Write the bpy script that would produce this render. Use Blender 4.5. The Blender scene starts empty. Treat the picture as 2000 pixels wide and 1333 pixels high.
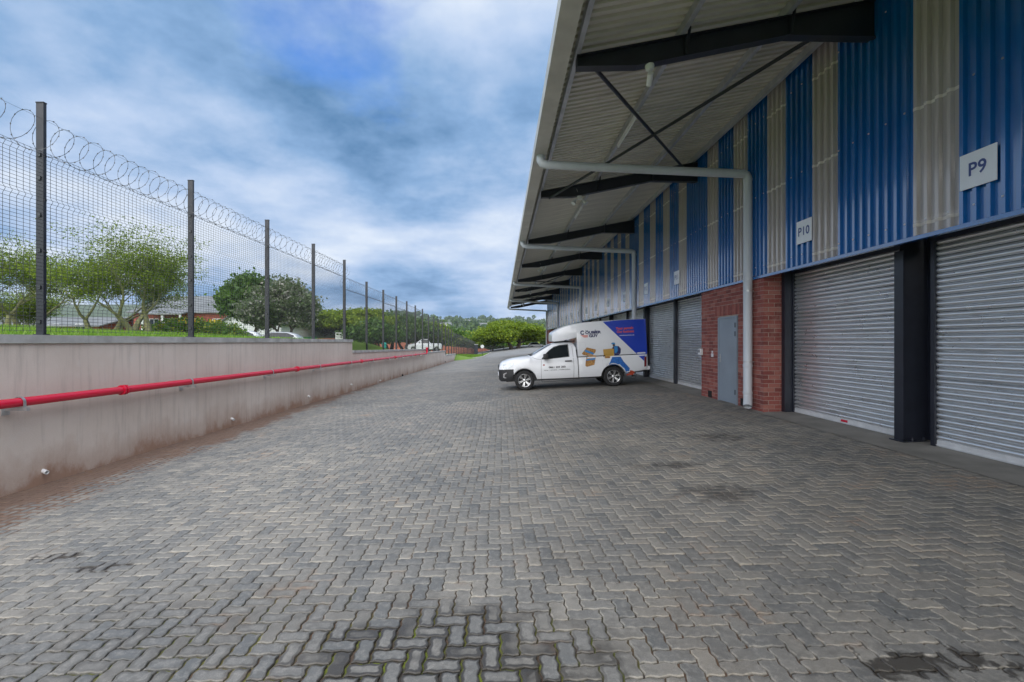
import bpy, bmesh, math, random
import numpy as np
from mathutils import Vector, Matrix, Euler
from mathutils.bvhtree import BVHTree
from mathutils.geometry import delaunay_2d_cdt

random.seed(7)
RNG = np.random.default_rng(11)
SC = bpy.context.scene
COL = SC.collection
PI = math.pi
EYE = 1.66

# ------------------------------------------------------------------ camera
cam_d = bpy.data.cameras.new('camera')
cam_d.sensor_width = 36.0
cam_d.lens = 16.74
cam_d.shift_x = 0.01025
cam_d.shift_y = 0.0005
cam_d.clip_start = 0.05
cam_d.clip_end = 12000
cam = bpy.data.objects.new('camera', cam_d)
COL.objects.link(cam)
cam.location = (0, 0, EYE)
cam.rotation_euler = (PI / 2, 0, 0)
SC.camera = cam

# ------------------------------------------------------------------ sky, sun, exposure
SUN_EL, SUN_AZ = math.radians(46), math.radians(184)      # azimuth clockwise from +Y
w = bpy.data.worlds.new('World')
SC.world = w
w.use_nodes = True
nt = w.node_tree
nt.nodes.clear()


def N(tree, kind, **kw):
    n = tree.nodes.new(kind)
    for k, v in kw.items():
        if k.startswith('i_'):
            n.inputs[k[2:].replace('_', ' ')].default_value = v
        else:
            setattr(n, k, v)
    return n


def ramp(tree, fac, stops, interp='LINEAR'):
    r = tree.nodes.new('ShaderNodeValToRGB')
    r.color_ramp.interpolation = interp
    e = r.color_ramp.elements
    while len(e) < len(stops):
        e.new(0.5)
    for el, (p, c) in zip(e, stops):
        el.position = p
        el.color = (c, c, c, 1) if not hasattr(c, '__len__') else (*c, 1)
    tree.links.new(fac, r.inputs['Fac'])
    return r.outputs['Color']


def mix(tree, fac, a, b, blend='MIX'):
    m = tree.nodes.new('ShaderNodeMix')
    m.data_type = 'RGBA'
    m.blend_type = blend
    for s, v in ((m.inputs[0], fac), (m.inputs[6], a), (m.inputs[7], b)):
        if hasattr(v, 'is_output') or isinstance(v, bpy.types.NodeSocket):
            tree.links.new(v, s)
        else:
            s.default_value = v if not hasattr(v, '__len__') else (*v, 1) if len(v) == 3 else v
    return m.outputs[2]


def mth(tree, op, a, b=None, c=None, clamp=False):
    m = tree.nodes.new('ShaderNodeMath')
    m.operation = op
    m.use_clamp = clamp
    for s, v in zip(m.inputs, (a, b, c)):
        if v is None:
            continue
        if isinstance(v, bpy.types.NodeSocket):
            tree.links.new(v, s)
        else:
            s.default_value = v
    return m.outputs[0]


def noise(tree, vec, scale, detail=4, rough=0.55, dist=0.0):
    n = tree.nodes.new('ShaderNodeTexNoise')
    n.inputs['Scale'].default_value = scale
    n.inputs['Detail'].default_value = detail
    n.inputs['Roughness'].default_value = rough
    n.inputs['Distortion'].default_value = dist
    if vec is not None:
        tree.links.new(vec, n.inputs['Vector'])
    return n.outputs['Fac']


def mapping(tree, vec, loc=(0, 0, 0), scale=(1, 1, 1), rot=(0, 0, 0)):
    m = tree.nodes.new('ShaderNodeMapping')
    m.inputs['Location'].default_value = loc
    m.inputs['Scale'].default_value = scale
    m.inputs['Rotation'].default_value = rot
    tree.links.new(vec, m.inputs['Vector'])
    return m.outputs[0]


sky = N(nt, 'ShaderNodeTexSky', sky_type='NISHITA', sun_disc=False, sun_elevation=SUN_EL, sun_rotation=SUN_AZ)
sky.air_density = 1.2
sky.dust_density = 0.6
sky.ozone_density = 2.0
tc = N(nt, 'ShaderNodeTexCoord')
sep = N(nt, 'ShaderNodeSeparateXYZ')
nt.links.new(tc.outputs['Generated'], sep.inputs[0])
zc = mth(nt, 'ADD', mth(nt, 'MAXIMUM', sep.outputs[2], 0.0), 0.20)
cmb = N(nt, 'ShaderNodeCombineXYZ')
nt.links.new(mth(nt, 'DIVIDE', sep.outputs[0], zc), cmb.inputs[0])
nt.links.new(mth(nt, 'DIVIDE', sep.outputs[1], zc), cmb.inputs[1])
pl = cmb.outputs[0]
cn = noise(nt, mapping(nt, pl, (13.94, 18.48, 0)), 0.75, 8, 0.56, 0.0)
cover = ramp(nt, cn, [(0.30, 0.0), (0.42, 1.0)])
low = ramp(nt, sep.outputs[2], [(0.22, 1.0), (0.42, 0.0)])          # towards the horizon the cloud layers stack up
cover = mth(nt, 'MAXIMUM', cover, low)
lum_n = noise(nt, mapping(nt, pl, (13.84, 19.28, 2.0)), 1.0, 9, 0.57, 0.0)
cloud = ramp(nt, lum_n, [(0.32, (0.75, 1.75, 3.3)), (0.41, (1.8, 3.05, 5.0)), (0.51, (3.5, 4.5, 6.2)), (0.63, (5.6, 6.2, 7.1))])
blue = mix(nt, 1.0, sky.outputs[0], (0.26, 0.80, 1.55), 'MULTIPLY')
skyc = mix(nt, cover, blue, cloud)
bg = N(nt, 'ShaderNodeBackground')
bg.inputs['Strength'].default_value = 0.10
nt.links.new(skyc, bg.inputs['Color'])
wo = N(nt, 'ShaderNodeOutputWorld')
nt.links.new(bg.outputs[0], wo.inputs['Surface'])

sd = bpy.data.lights.new('sun', 'SUN')
sd.energy = 3.9
sd.angle = math.radians(95)
sd.color = (1.0, 0.95, 0.88)
sun = bpy.data.objects.new('sun', sd)
COL.objects.link(sun)
sdir = Vector((math.sin(SUN_AZ) * math.cos(SUN_EL), math.cos(SUN_AZ) * math.cos(SUN_EL), math.sin(SUN_EL)))
sun.rotation_euler = sdir.to_track_quat('Z', 'Y').to_euler()
sun.location = (-20, -20, 40)

SC.view_settings.view_transform = 'Standard'
SC.view_settings.look = 'None'
SC.view_settings.exposure = 0.50
SC.view_settings.gamma = 1.0
SC.view_settings.use_curve_mapping = False
SC.render.engine = 'CYCLES'

# ------------------------------------------------------------------ mesh helpers


class MB:
    """collects shapes, then links them as ONE mesh object"""

    def __init__(s):
        s.v, s.f, s.m = [], [], []

    def add(s, vs, fs, mi=0):
        b = len(s.v)
        s.v += [tuple(p) for p in vs]
        s.f += [tuple(i + b for i in f) for f in fs]
        s.m += [mi] * len(fs)
        return s

    def box(s, a, b, mi=0):
        x0, y0, z0 = a
        x1, y1, z1 = b
        return s.add([(x0, y0, z0), (x1, y0, z0), (x1, y1, z0), (x0, y1, z0), (x0, y0, z1), (x1, y0, z1), (x1, y1, z1), (x0, y1, z1)],
                     [(3, 2, 1, 0), (4, 5, 6, 7), (0, 1, 5, 4), (1, 2, 6, 5), (2, 3, 7, 6), (3, 0, 4, 7)], mi)

    def bbox(s, a, b, r=0.01, mi=0):
        """box with chamfered edges"""
        bm = bmesh.new()
        bmesh.ops.create_cube(bm, size=1)
        for vv in bm.verts:
            vv.co = Vector([(a[i] + b[i]) / 2 + vv.co[i] * (b[i] - a[i]) for i in range(3)])
        bmesh.ops.bevel(bm, geom=bm.edges[:], offset=r, segments=2, affect='EDGES', profile=0.6)
        bmesh.ops.recalc_face_normals(bm, faces=bm.faces)
        bm.verts.index_update()
        s.add([vv.co[:] for vv in bm.verts], [[vv.index for vv in f.verts] for f in bm.faces], mi)
        bm.free()
        return s

    def tube(s, pts, r, n=8, cap=True, mi=0):
        pts = [Vector(p) for p in pts]
        rs = r if hasattr(r, '__len__') else [r] * len(pts)
        rings = []
        up = None
        for i, p in enumerate(pts):
            d = (pts[min(i + 1, len(pts) - 1)] - pts[max(i - 1, 0)])
            if d.length < 1e-9:
                d = Vector((0, 0, 1))
            d.normalize()
            if up is None:
                up = Vector((0, 0, 1)) if abs(d.z) < 0.9 else Vector((1, 0, 0))
            a = d.cross(up)
            if a.length < 1e-5:
                a = d.orthogonal()
            a.normalize()
            bb = a.cross(d)
            up = bb
            rings.append([p + (a * math.cos(t) + bb * math.sin(t)) * rs[i] for t in [2 * PI * k / n for k in range(n)]])
        vs = [q for rg in rings for q in rg]
        fs = []
        for i in range(len(pts) - 1):
            for k in range(n):
                k2 = (k + 1) % n
                fs.append((i * n + k, i * n + k2, (i + 1) * n + k2, (i + 1) * n + k))
        if cap:
            fs.append(tuple(range(n)))
            fs.append(tuple((len(pts) - 1) * n + k for k in reversed(range(n))))
        return s.add(vs, fs, mi)

    def prism(s, poly, axis, a, b, mi=0):
        """poly in the two other axes, extruded along axis from a to b"""
        n = len(poly)

        def pt(p, t):
            q = list(p)
            q.insert(axis, t)
            return tuple(q)
        vs = [pt(p, a) for p in poly] + [pt(p, b) for p in poly]
        fs = [tuple(reversed(range(n))), tuple(range(n, 2 * n))]
        fs += [(k, (k + 1) % n, n + (k + 1) % n, n + k) for k in range(n)]
        return s.add(vs, fs, mi)

    def lathe(s, prof, origin, axis, n=24, mi=0):
        """prof: (radius, offset along axis)"""
        ax = Vector(axis).normalized()
        a = ax.orthogonal().normalized()
        b = ax.cross(a)
        o = Vector(origin)
        vs = []
        for r, h in prof:
            vs += [o + ax * h + (a * math.cos(2 * PI * k / n) + b * math.sin(2 * PI * k / n)) * r for k in range(n)]
        fs = []
        for i in range(len(prof) - 1):
            for k in range(n):
                k2 = (k + 1) % n
                fs.append((i * n + k, i * n + k2, (i + 1) * n + k2, (i + 1) * n + k))
        return s.add(vs, fs, mi)

    def build(s, name, mats, parent=None, smooth=None, fix=True):
        me = bpy.data.meshes.new(name)
        me.from_pydata(s.v, [], s.f)
        if fix:
            bm = bmesh.new()
            bm.from_mesh(me)
            bmesh.ops.recalc_face_normals(bm, faces=bm.faces)
            bm.to_mesh(me)
            bm.free()
        mats = mats if isinstance(mats, (list, tuple)) else [mats]
        for m in mats:
            me.materials.append(m)
        if len(mats) > 1:
            me.polygons.foreach_set('material_index', s.m)
        if smooth is not None:
            me.polygons.foreach_set('use_smooth', [True] * len(me.polygons))
            me.set_sharp_from_angle(angle=math.radians(smooth))
        me.update()
        return link(name, me, parent)


def link(name, data, parent=None):
    o = bpy.data.objects.new(name, data)
    COL.objects.link(o)
    if parent is not None:
        o.parent = parent
    return o


def empty(name, loc=(0, 0, 0), rot=(0, 0, 0)):
    o = link(name, None)
    o.empty_display_size = 0.2
    o.location = loc
    o.rotation_euler = rot
    return o


def tag(o, label=None, cat=None, group=None, kind=None):
    for k, v in (('label', label), ('category', cat), ('group', group), ('kind', kind)):
        if v:
            o[k] = v
    return o


def fast_mesh(name, V, F, mat, parent=None, smooth=False):
    """numpy arrays: V (n,3), F (m,k)"""
    me = bpy.data.meshes.new(name)
    V = np.asarray(V, dtype=np.float32)
    F = np.asarray(F, dtype=np.int32)
    m, k = F.shape
    me.vertices.add(len(V))
    me.vertices.foreach_set('co', V.ravel())
    me.loops.add(m * k)
    me.loops.foreach_set('vertex_index', F.ravel())
    me.polygons.add(m)
    me.polygons.foreach_set('loop_start', np.arange(0, m * k, k, dtype=np.int32))
    if smooth:
        me.polygons.foreach_set('use_smooth', np.ones(m, dtype=bool))
    me.update(calc_edges=True)
    me.validate()
    me.materials.append(mat)
    return link(name, me, parent)


def grid_mesh(name, xs, ys, zf, mat, parent=None, smooth=True):
    X, Y = np.meshgrid(xs, ys)
    Z = zf(X, Y)
    V = np.stack([X, Y, Z], -1).reshape(-1, 3)
    nx, ny = len(xs), len(ys)
    i = np.arange(nx - 1)[None, :] + nx * np.arange(ny - 1)[:, None]
    F = np.stack([i, i + 1, i + 1 + nx, i + nx], -1).reshape(-1, 4)
    return fast_mesh(name, V, F, mat, parent, smooth)


def text_mesh(txt, size, bold=0.0, align='CENTER', spacing=1.0):
    """returns 2-D verts and faces of a line of lettering, centred on the origin"""
    cu = bpy.data.curves.new('t', 'FONT')
    cu.body = txt
    cu.size = size
    cu.align_x = align
    cu.align_y = 'CENTER'
    cu.offset = bold
    cu.space_character = spacing
    cu.resolution_u = 3
    o = bpy.data.objects.new('t', cu)
    COL.objects.link(o)
    dg = bpy.context.evaluated_depsgraph_get()
    me = bpy.data.meshes.new_from_object(o.evaluated_get(dg))
    vs = [(v.co.x, v.co.y) for v in me.vertices]
    fs = [tuple(p.vertices) for p in me.polygons]
    bpy.data.objects.remove(o)
    bpy.data.meshes.remove(me)
    bpy.data.curves.remove(cu)
    return vs, fs


# ------------------------------------------------------------------ materials
MATS = {}


def new_mat(name):
    m = bpy.data.materials.new(name)
    m.use_nodes = True
    t = m.node_tree
    t.nodes.clear()
    out = t.nodes.new('ShaderNodeOutputMaterial')
    p = t.nodes.new('ShaderNodeBsdfPrincipled')
    t.links.new(p.outputs[0], out.inputs['Surface'])
    MATS[name] = m
    return m, t, p, out


def M(name, col, rough=0.6, metal=0.0, var=0.12, scale=6.0, bump=0.0, bscale=60.0, col2=None, coat=0.0, rvar=0.1, stretch=(1, 1, 1)):
    """a plain surface with worn, uneven colour, gloss and fine relief"""
    m, t, p, out = new_mat(name)
    co = t.nodes.new('ShaderNodeTexCoord').outputs['Object']
    v = mapping(t, co, scale=stretch)
    n1 = noise(t, v, scale, 6, 0.6)
    c2 = col2 if col2 else tuple(c * (1 - 2 * var) for c in col)
    base = mix(t, ramp(t, n1, [(0.32, 0.0), (0.68, 1.0)]), c2, tuple(min(1, c * (1 + var * 0.5)) for c in col) if not col2 else col)
    t.links.new(base, p.inputs['Base Color'])
    rr = mth(t, 'MULTIPLY_ADD', noise(t, v, scale * 2.3, 4), rvar * 2, rough - rvar, clamp=True)
    t.links.new(rr, p.inputs['Roughness'])
    p.inputs['Metallic'].default_value = metal
    p.inputs['Coat Weight'].default_value = coat
    p.inputs['Coat Roughness'].default_value = 0.06
    if bump:
        b = t.nodes.new('ShaderNodeBump')
        b.inputs['Strength'].default_value = bump
        b.inputs['Distance'].default_value = 0.01
        t.links.new(noise(t, v, bscale, 5, 0.6), b.inputs['Height'])
        t.links.new(b.outputs[0], p.inputs['Normal'])
    return m


def leaf_mat(name, a, b, c=None, trans=0.3, rough=0.55):
    m, t, p, out = new_mat(name)
    g = t.nodes.new('ShaderNodeNewGeometry')
    stops = [(0.0, a), (0.6, b)] + ([(0.95, c)] if c else [])
    colr = ramp(t, g.outputs['Random Per Island'], stops)
    big = noise(t, g.outputs['Position'], 0.7, 2)
    colr = mix(t, 1.0, colr, ramp(t, big, [(0.3, (0.75, 0.8, 0.75)), (0.7, (1.15, 1.12, 1.0))]), 'MULTIPLY')
    t.links.new(colr, p.inputs['Base Color'])
    p.inputs['Roughness'].default_value = rough
    tr = t.nodes.new('ShaderNodeBsdfTranslucent')
    t.links.new(colr, tr.inputs['Color'])
    ms = t.nodes.new('ShaderNodeMixShader')
    ms.inputs[0].default_value = trans
    t.links.new(p.outputs[0], ms.inputs[1])
    t.links.new(tr.outputs[0], ms.inputs[2])
    t.links.new(ms.outputs[0], out.inputs['Surface'])
    return m


def blob(t, pos, cx, cy, rx, ry, amt=0.6, nsc=3.0, soft=0.35):
    """a stain with an uneven outline lying at (cx, cy) on the ground"""
    v = mapping(t, pos, (-cx / rx, -cy / ry, 0), (1 / rx, 1 / ry, 0))
    ln = t.nodes.new('ShaderNodeVectorMath')
    ln.operation = 'LENGTH'
    t.links.new(v, ln.inputs[0])
    d = mth(t, 'ADD', ln.outputs['Value'], mth(t, 'MULTIPLY_ADD', noise(t, pos, nsc, 3, 0.65), amt * 2, -amt))
    return ramp(t, d, [(1 - soft, 1.0), (1.0, 0.0)])


def paver_material(name, sheet=False):
    m, t, p, out = new_mat(name)
    g = t.nodes.new('ShaderNodeNewGeometry')
    pos = g.outputs['Position']
    if not sheet:
        oi = t.nodes.new('ShaderNodeObjectInfo')
        r = mth(t, 'FRACT', mth(t, 'ADD', g.outputs['Random Per Island'], mth(t, 'MULTIPLY', oi.outputs['Random'], 7.31)))
        at = t.nodes.new('ShaderNodeAttribute')
        at.attribute_name = 'edge'
        edge = at.outputs['Fac']
    else:
        wn = t.nodes.new('ShaderNodeTexWhiteNoise')
        wn.noise_dimensions = '2D'
        sn = t.nodes.new('ShaderNodeVectorMath')
        sn.operation = 'SNAP'
        sn.inputs[1].default_value = (0.2, 0.1, 1)
        t.links.new(pos, sn.inputs[0])
        t.links.new(sn.outputs[0], wn.inputs['Vector'])
        r = wn.outputs['Value']
        edge = 0.3
    tone = ramp(t, r, [(0.0, (0.155, 0.16, 0.16)), (0.25, (0.19, 0.189, 0.182)), (0.55, (0.22, 0.214, 0.20)), (0.8, (0.235, 0.226, 0.207)), (1.0, (0.285, 0.27, 0.243))])
    big = noise(t, pos, 0.55, 5, 0.6)
    tone = mix(t, 1.0, tone, ramp(t, big, [(0.3, (0.74, 0.77, 0.80)), (0.7, (1.22, 1.18, 1.12))]), 'MULTIPLY')
    # light cement bloom and blotches inside a stone
    blot = noise(t, pos, 26, 4, 0.7)
    tone = mix(t, ramp(t, blot, [(0.48, 0.0), (0.72, 0.55)]), tone, (0.34, 0.325, 0.30))
    tone = mix(t, ramp(t, noise(t, pos, 13, 4, 0.7), [(0.25, 0.6), (0.47, 0.0)]), tone, (0.12, 0.115, 0.105))
    grit = noise(t, pos, 420, 2, 0.7)
    tone = mix(t, 1.0, tone, ramp(t, grit, [(0.3, 0.62), (0.5, 1.0), (0.7, 1.30)]), 'MULTIPLY')
    # right-hand side under the eave: years of tyre dirt, browner
    sx = t.nodes.new('ShaderNodeSeparateXYZ')
    t.links.new(pos, sx.inputs[0])
    tyre = ramp(t, mth(t, 'ADD', sx.outputs[0], mth(t, 'MULTIPLY_ADD', noise(t, pos, 0.8, 5), 4.0, -2.0)), [(0.0, 0.0), (1.0, 1.0)])
    tyre = mth(t, 'MULTIPLY', tyre, ramp(t, noise(t, mapping(t, pos, scale=(1.3, 0.35, 1)), 1.6, 6, 0.7), [(0.28, 0.35), (0.7, 0.95)]))
    tone = mix(t, mth(t, 'MULTIPLY', tyre, 0.7), tone, mix(t, 1.0, tone, (0.86, 0.79, 0.72), 'MULTIPLY'))
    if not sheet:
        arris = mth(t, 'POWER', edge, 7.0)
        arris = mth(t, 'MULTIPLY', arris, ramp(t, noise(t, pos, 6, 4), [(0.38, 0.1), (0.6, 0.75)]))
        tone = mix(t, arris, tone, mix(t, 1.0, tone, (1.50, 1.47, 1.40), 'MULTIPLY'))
    # damp: dark rims with dry middles
    damp = blob(t, pos, -0.38, 2.35, 1.10, 0.85, 0.6, 3.0, 0.45)
    damp2 = blob(t, pos, -1.9, 2.8, 1.7, 0.85, 0.8, 4.0, 0.8)
    dm = mth(t, 'MAXIMUM', damp, mth(t, 'MULTIPLY', damp2, 0.5))
    jit = mth(t, 'MULTIPLY_ADD', noise(t, pos, 9, 3), 1.1, -0.55)
    eg = mth(t, 'ADD', mth(t, 'ADD', edge, mth(t, 'MULTIPLY_ADD', r, 1.1, -0.62)), jit)
    wet = mth(t, 'MULTIPLY', dm, ramp(t, eg, [(0.0, 0.0), (0.38, 1.0)]))
    pud = blob(t, pos, 2.15, 2.33, 0.40, 0.12, 1.6, 7.0, 0.2)
    p2 = blob(t, pos, -3.18, 3.78, 0.24, 0.09, 1.4, 9.0, 0.3)
    p3 = blob(t, pos, -3.73, 3.99, 0.22, 0.08, 1.4, 9.0, 0.3)
    oil = blob(t, pos, 2.3, 4.95, 0.50, 0.32, 1.5, 6.0, 0.9)
    oil2 = blob(t, pos, 2.1, 6.05, 0.6, 0.20, 1.5, 6.0, 0.9)
    oil3 = blob(t, pos, 3.4, 7.6, 0.5, 0.4, 1.5, 5.0, 0.9)
    pud = mth(t, 'MULTIPLY', pud, ramp(t, eg, [(-0.0, 0.15), (0.3, 1.0)]))
    pp_ = mth(t, 'MULTIPLY', mth(t, 'MAXIMUM', p2, p3), ramp(t, eg, [(0.0, 0.1), (0.35, 1.0)]))
    wet = mth(t, 'MAXIMUM', mth(t, 'MAXIMUM', wet, pud), pp_)
    tone = mix(t, mth(t, 'MULTIPLY', wet, 0.88), tone, (0.045, 0.040, 0.034))
    oils = mth(t, 'MAXIMUM', oil, mth(t, 'MAXIMUM', oil2, oil3))
    tone = mix(t, mth(t, 'MULTIPLY', oils, 0.72), tone, (0.05, 0.045, 0.042))
    # red silt washed up against the retaining wall and in the lower joints
    near = mth(t, 'SUBTRACT', mth(t, 'MULTIPLY', sx.outputs[0], -1.0), mth(t, 'MULTIPLY_ADD', sx.outputs[1], 0.045, 4.55))
    sl = mth(t, 'ADD', near, mth(t, 'MULTIPLY_ADD', noise(t, pos, 1.9, 6, 0.65), 1.7, -0.85))
    silt = ramp(t, mth(t, 'SUBTRACT', sl, mth(t, 'MULTIPLY', edge, -0.45)), [(0.45, 0.0), (0.72, 1.0)])
    tone = mix(t, mth(t, 'MULTIPLY', silt, 0.8), tone, (0.165, 0.095, 0.062))
    rust = mth(t, 'MULTIPLY', ramp(t, noise(t, pos, 1.1, 6, 0.7), [(0.56, 0.0), (0.72, 1.0)]), mth(t, 'MULTIPLY', ramp(t, eg, [(0.3, 0.0), (0.8, 1.0)]), 0.55))
    tone = mix(t, rust, tone, (0.22, 0.115, 0.06))
    t.links.new(tone, p.inputs['Base Color'])
    rg = mix(t, wet, ramp(t, blot, [(0.3, 0.72), (0.7, 0.92)]), (0.32, 0.32, 0.32))
    t.links.new(rg, p.inputs['Roughness'])
    p.inputs['Specular IOR Level'].default_value = 0.35
    b = t.nodes.new('ShaderNodeBump')
    b.inputs['Strength'].default_value = 0.55
    b.inputs['Distance'].default_value = 0.004
    t.links.new(mth(t, 'ADD', noise(t, pos, 190, 3, 0.7), mth(t, 'MULTIPLY', blot, 1.5)), b.inputs['Height'])
    t.links.new(b.outputs[0], p.inputs['Normal'])
    return m


paver_material('paver')
paver_material('paver_far', True)


def joint_material():
    m, t, p, out = new_mat('joint_sand')
    pos = t.nodes.new('ShaderNodeNewGeometry').outputs['Position']
    c = mix(t, ramp(t, noise(t, pos, 1.3, 5), [(0.42, 0.0), (0.6, 1.0)]), (0.07, 0.06, 0.05), (0.13, 0.08, 0.05))
    moss = mth(t, 'MAXIMUM', blob(t, pos, -0.4, 2.4, 1.3, 0.7, 0.6, 2.5, 0.6), mth(t, 'MULTIPLY', blob(t, pos, -2.2, 2.7, 1.8, 0.8, 0.6, 2.5, 0.6), 0.6))
    moss = mth(t, 'MULTIPLY', moss, ramp(t, noise(t, pos, 7, 4), [(0.42, 0.0), (0.56, 1.0)]))
    sx = t.nodes.new('ShaderNodeSeparateXYZ')
    t.links.new(pos, sx.inputs[0])
    dry = mth(t, 'MULTIPLY', ramp(t, mth(t, 'ADD', sx.outputs[0], noise(t, pos, 1.0, 4)), [(0.0, 0.25), (1.0, 0.8)]), ramp(t, mth(t, 'MULTIPLY', sx.outputs[1], 0.1), [(0.30, 0.0), (0.45, 1.0)]))
    c = mix(t, dry, c, (0.30, 0.28, 0.25))
    c = mix(t, moss, c, (0.15, 0.18, 0.02))
    t.links.new(c, p.inputs['Base Color'])
    p.inputs['Roughness'].default_value = 0.95
    b = t.nodes.new('ShaderNodeBump')
    b.inputs['Strength'].default_value = 0.8
    t.links.new(noise(t, pos, 160, 4), b.inputs['Height'])
    t.links.new(b.outputs[0], p.inputs['Normal'])


joint_material()


def wall_material():
    m, t, p, out = new_mat('plaster')
    pos = t.nodes.new('ShaderNodeNewGeometry').outputs['Position']
    sx = t.nodes.new('ShaderNodeSeparateXYZ')
    t.links.new(pos, sx.inputs[0])
    base = mix(t, ramp(t, noise(t, pos, 0.7, 6, 0.6), [(0.3, 0.0), (0.7, 1.0)]), (0.56, 0.485, 0.435), (0.67, 0.60, 0.55))
    streak = noise(t, mapping(t, pos, scale=(1, 5.0, 0.35)), 2.2, 6, 0.65)
    base = mix(t, ramp(t, streak, [(0.50, 0.0), (0.72, 0.55)]), base, (0.38, 0.335, 0.305))
    base = mix(t, ramp(t, noise(t, pos, 3.1, 7, 0.7), [(0.56, 0.0), (0.75, 0.6)]), base, (0.64, 0.605, 0.58))
    hz = mth(t, 'ADD', sx.outputs[2], mth(t, 'MULTIPLY_ADD', sx.outputs[1], 0.0105, 0.17))      # height above the paving
    hz2 = mth(t, 'ADD', hz, mth(t, 'MULTIPLY_ADD', noise(t, mapping(t, pos, scale=(1, 1, 0.6)), 1.5, 8, 0.72), 1.1, -0.55))
    base = mix(t, ramp(t, hz2, [(0.0, 0.85), (0.16, 0.42), (0.50, 0.0)]), base, (0.30, 0.165, 0.105))
    t.links.new(base, p.inputs['Base Color'])
    p.inputs['Roughness'].default_value = 0.88
    b = t.nodes.new('ShaderNodeBump')
    b.inputs['Strength'].default_value = 0.35
    b.inputs['Distance'].default_value = 0.01
    t.links.new(noise(t, pos, 55, 6, 0.7), b.inputs['Height'])
    t.links.new(b.outputs[0], p.inputs['Normal'])


wall_material()


def translucent_material():
    m, t, p, out = new_mat('fibreglass')
    co = t.nodes.new('ShaderNodeNewGeometry').outputs['Position']
    c = mix(t, noise(t, mapping(t, co, scale=(1, 7, 0.35)), 2.2, 8, 0.7), (0.50, 0.46, 0.45), (0.92, 0.86, 0.84))
    t.links.new(c, p.inputs['Base Color'])
    p.inputs['Roughness'].default_value = 0.2
    p.inputs['Coat Weight'].default_value = 0.8
    p.inputs['Coat Roughness'].default_value = 0.14
    p.inputs['Coat IOR'].default_value = 1.9
    tr = t.nodes.new('ShaderNodeBsdfTransparent')
    tr.inputs['Color'].default_value = (0.85, 0.82, 0.78, 1)
    ms = t.nodes.new('ShaderNodeMixShader')
    ms.inputs[0].default_value = 0.42
    t.links.new(p.outputs[0], ms.inputs[1])
    t.links.new(tr.outputs[0], ms.inputs[2])
    t.links.new(ms.outputs[0], out.inputs['Surface'])


translucent_material()


def galv_material():
    m, t, p, out = new_mat('galvanised')
    co = t.nodes.new('ShaderNodeNewGeometry').outputs['Position']
    c = mix(t, noise(t, mapping(t, co, scale=(1, 1.2, 6)), 2.4, 6, 0.65), (0.72, 0.73, 0.74), (0.95, 0.96, 0.97))
    c = mix(t, ramp(t, noise(t, mapping(t, co, scale=(1, 0.6, 3)), 1.3, 6, 0.7), [(0.55, 0.0), (0.75, 0.6)]), c, (0.40, 0.375, 0.34))
    t.links.new(c, p.inputs['Base Color'])
    p.inputs['Metallic'].default_value = 0.8
    t.links.new(ramp(t, noise(t, co, 7, 5), [(0.3, 0.26), (0.7, 0.40)]), p.inputs['Roughness'])


galv_material()
M('blue_sheet', (0.0, 0.125, 0.41), 0.24, 0.0, 0.10, 2.0, coat=0.6, stretch=(1, 3, 0.4), rvar=0.05)
MATS['blue_sheet'].node_tree.nodes['Principled BSDF'].inputs['Specular IOR Level'].default_value = 0.9
MATS['blue_sheet'].node_tree.nodes['Principled BSDF'].inputs['Coat IOR'].default_value = 1.9
MATS['blue_sheet'].node_tree.nodes['Principled BSDF'].inputs['Coat Roughness'].default_value = 0.12
M('soffit', (0.78, 0.75, 0.655), 0.45, 0.15, 0.12, 1.2, stretch=(0.4, 2, 1))
M('gutter', (0.62, 0.60, 0.55), 0.45, 0.0, 0.10, 1.5)
M('purlin', (0.50, 0.52, 0.55), 0.4, 0.3, 0.12, 5)
M('steel_dark', (0.020, 0.024, 0.038), 0.38, 0.0, 0.15, 3)
M('brick', (0.30, 0.085, 0.062), 0.8, 0, 0.22, 5, bump=0.4, bscale=90)
M('mortar', (0.40, 0.31, 0.265), 0.92, 0, 0.12, 8, bump=0.3, bscale=120)
M('grey_door', (0.25, 0.30, 0.355), 0.42, 0, 0.06, 1.5)
M('pvc_grey', (0.55, 0.58, 0.62), 0.38, 0, 0.06, 2, stretch=(1, 1, 0.3))
M('pvc_white', (0.72, 0.73, 0.74), 0.4, 0, 0.06, 3)
M('sign_white', (0.80, 0.83, 0.88), 0.35, 0, 0.03, 3)
M('sign_blue', (0.06, 0.09, 0.28), 0.5, 0, 0.05, 3)
M('concrete', (0.25, 0.235, 0.21), 0.9, 0, 0.16, 1.7, bump=0.3, bscale=70)
M('coping', (0.46, 0.465, 0.46), 0.9, 0, 0.2, 2.5, bump=0.35, bscale=70)
M('pipe_red', (0.62, 0.012, 0.045), 0.25, 0, 0.03, 1.5, rvar=0.03)
M('zinc', (0.55, 0.56, 0.57), 0.4, 0.8, 0.1, 12)
M('fence_paint', (0.017, 0.020, 0.029), 0.42, 0, 0.12, 6)
M('wire_dark', (0.035, 0.037, 0.042), 0.5, 0.2, 0.1, 6)
M('razor', (0.07, 0.075, 0.08), 0.4, 0.7, 0.1, 9)
M('void', (0.012, 0.012, 0.013), 0.9, 0, 0.05, 3)
M('inside', (0.22, 0.21, 0.20), 0.9, 0, 0.1, 1)
M('white_paint', (0.74, 0.76, 0.79), 0.30, 0, 0.03, 1.2, coat=0.6, rvar=0.04)
M('car_silver', (0.50, 0.52, 0.54), 0.3, 0.3, 0.03, 1.2, coat=0.6)
M('black_plastic', (0.022, 0.023, 0.026), 0.5, 0, 0.1, 9)
M('rubber', (0.020, 0.020, 0.021), 0.85, 0, 0.1, 20)
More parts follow.
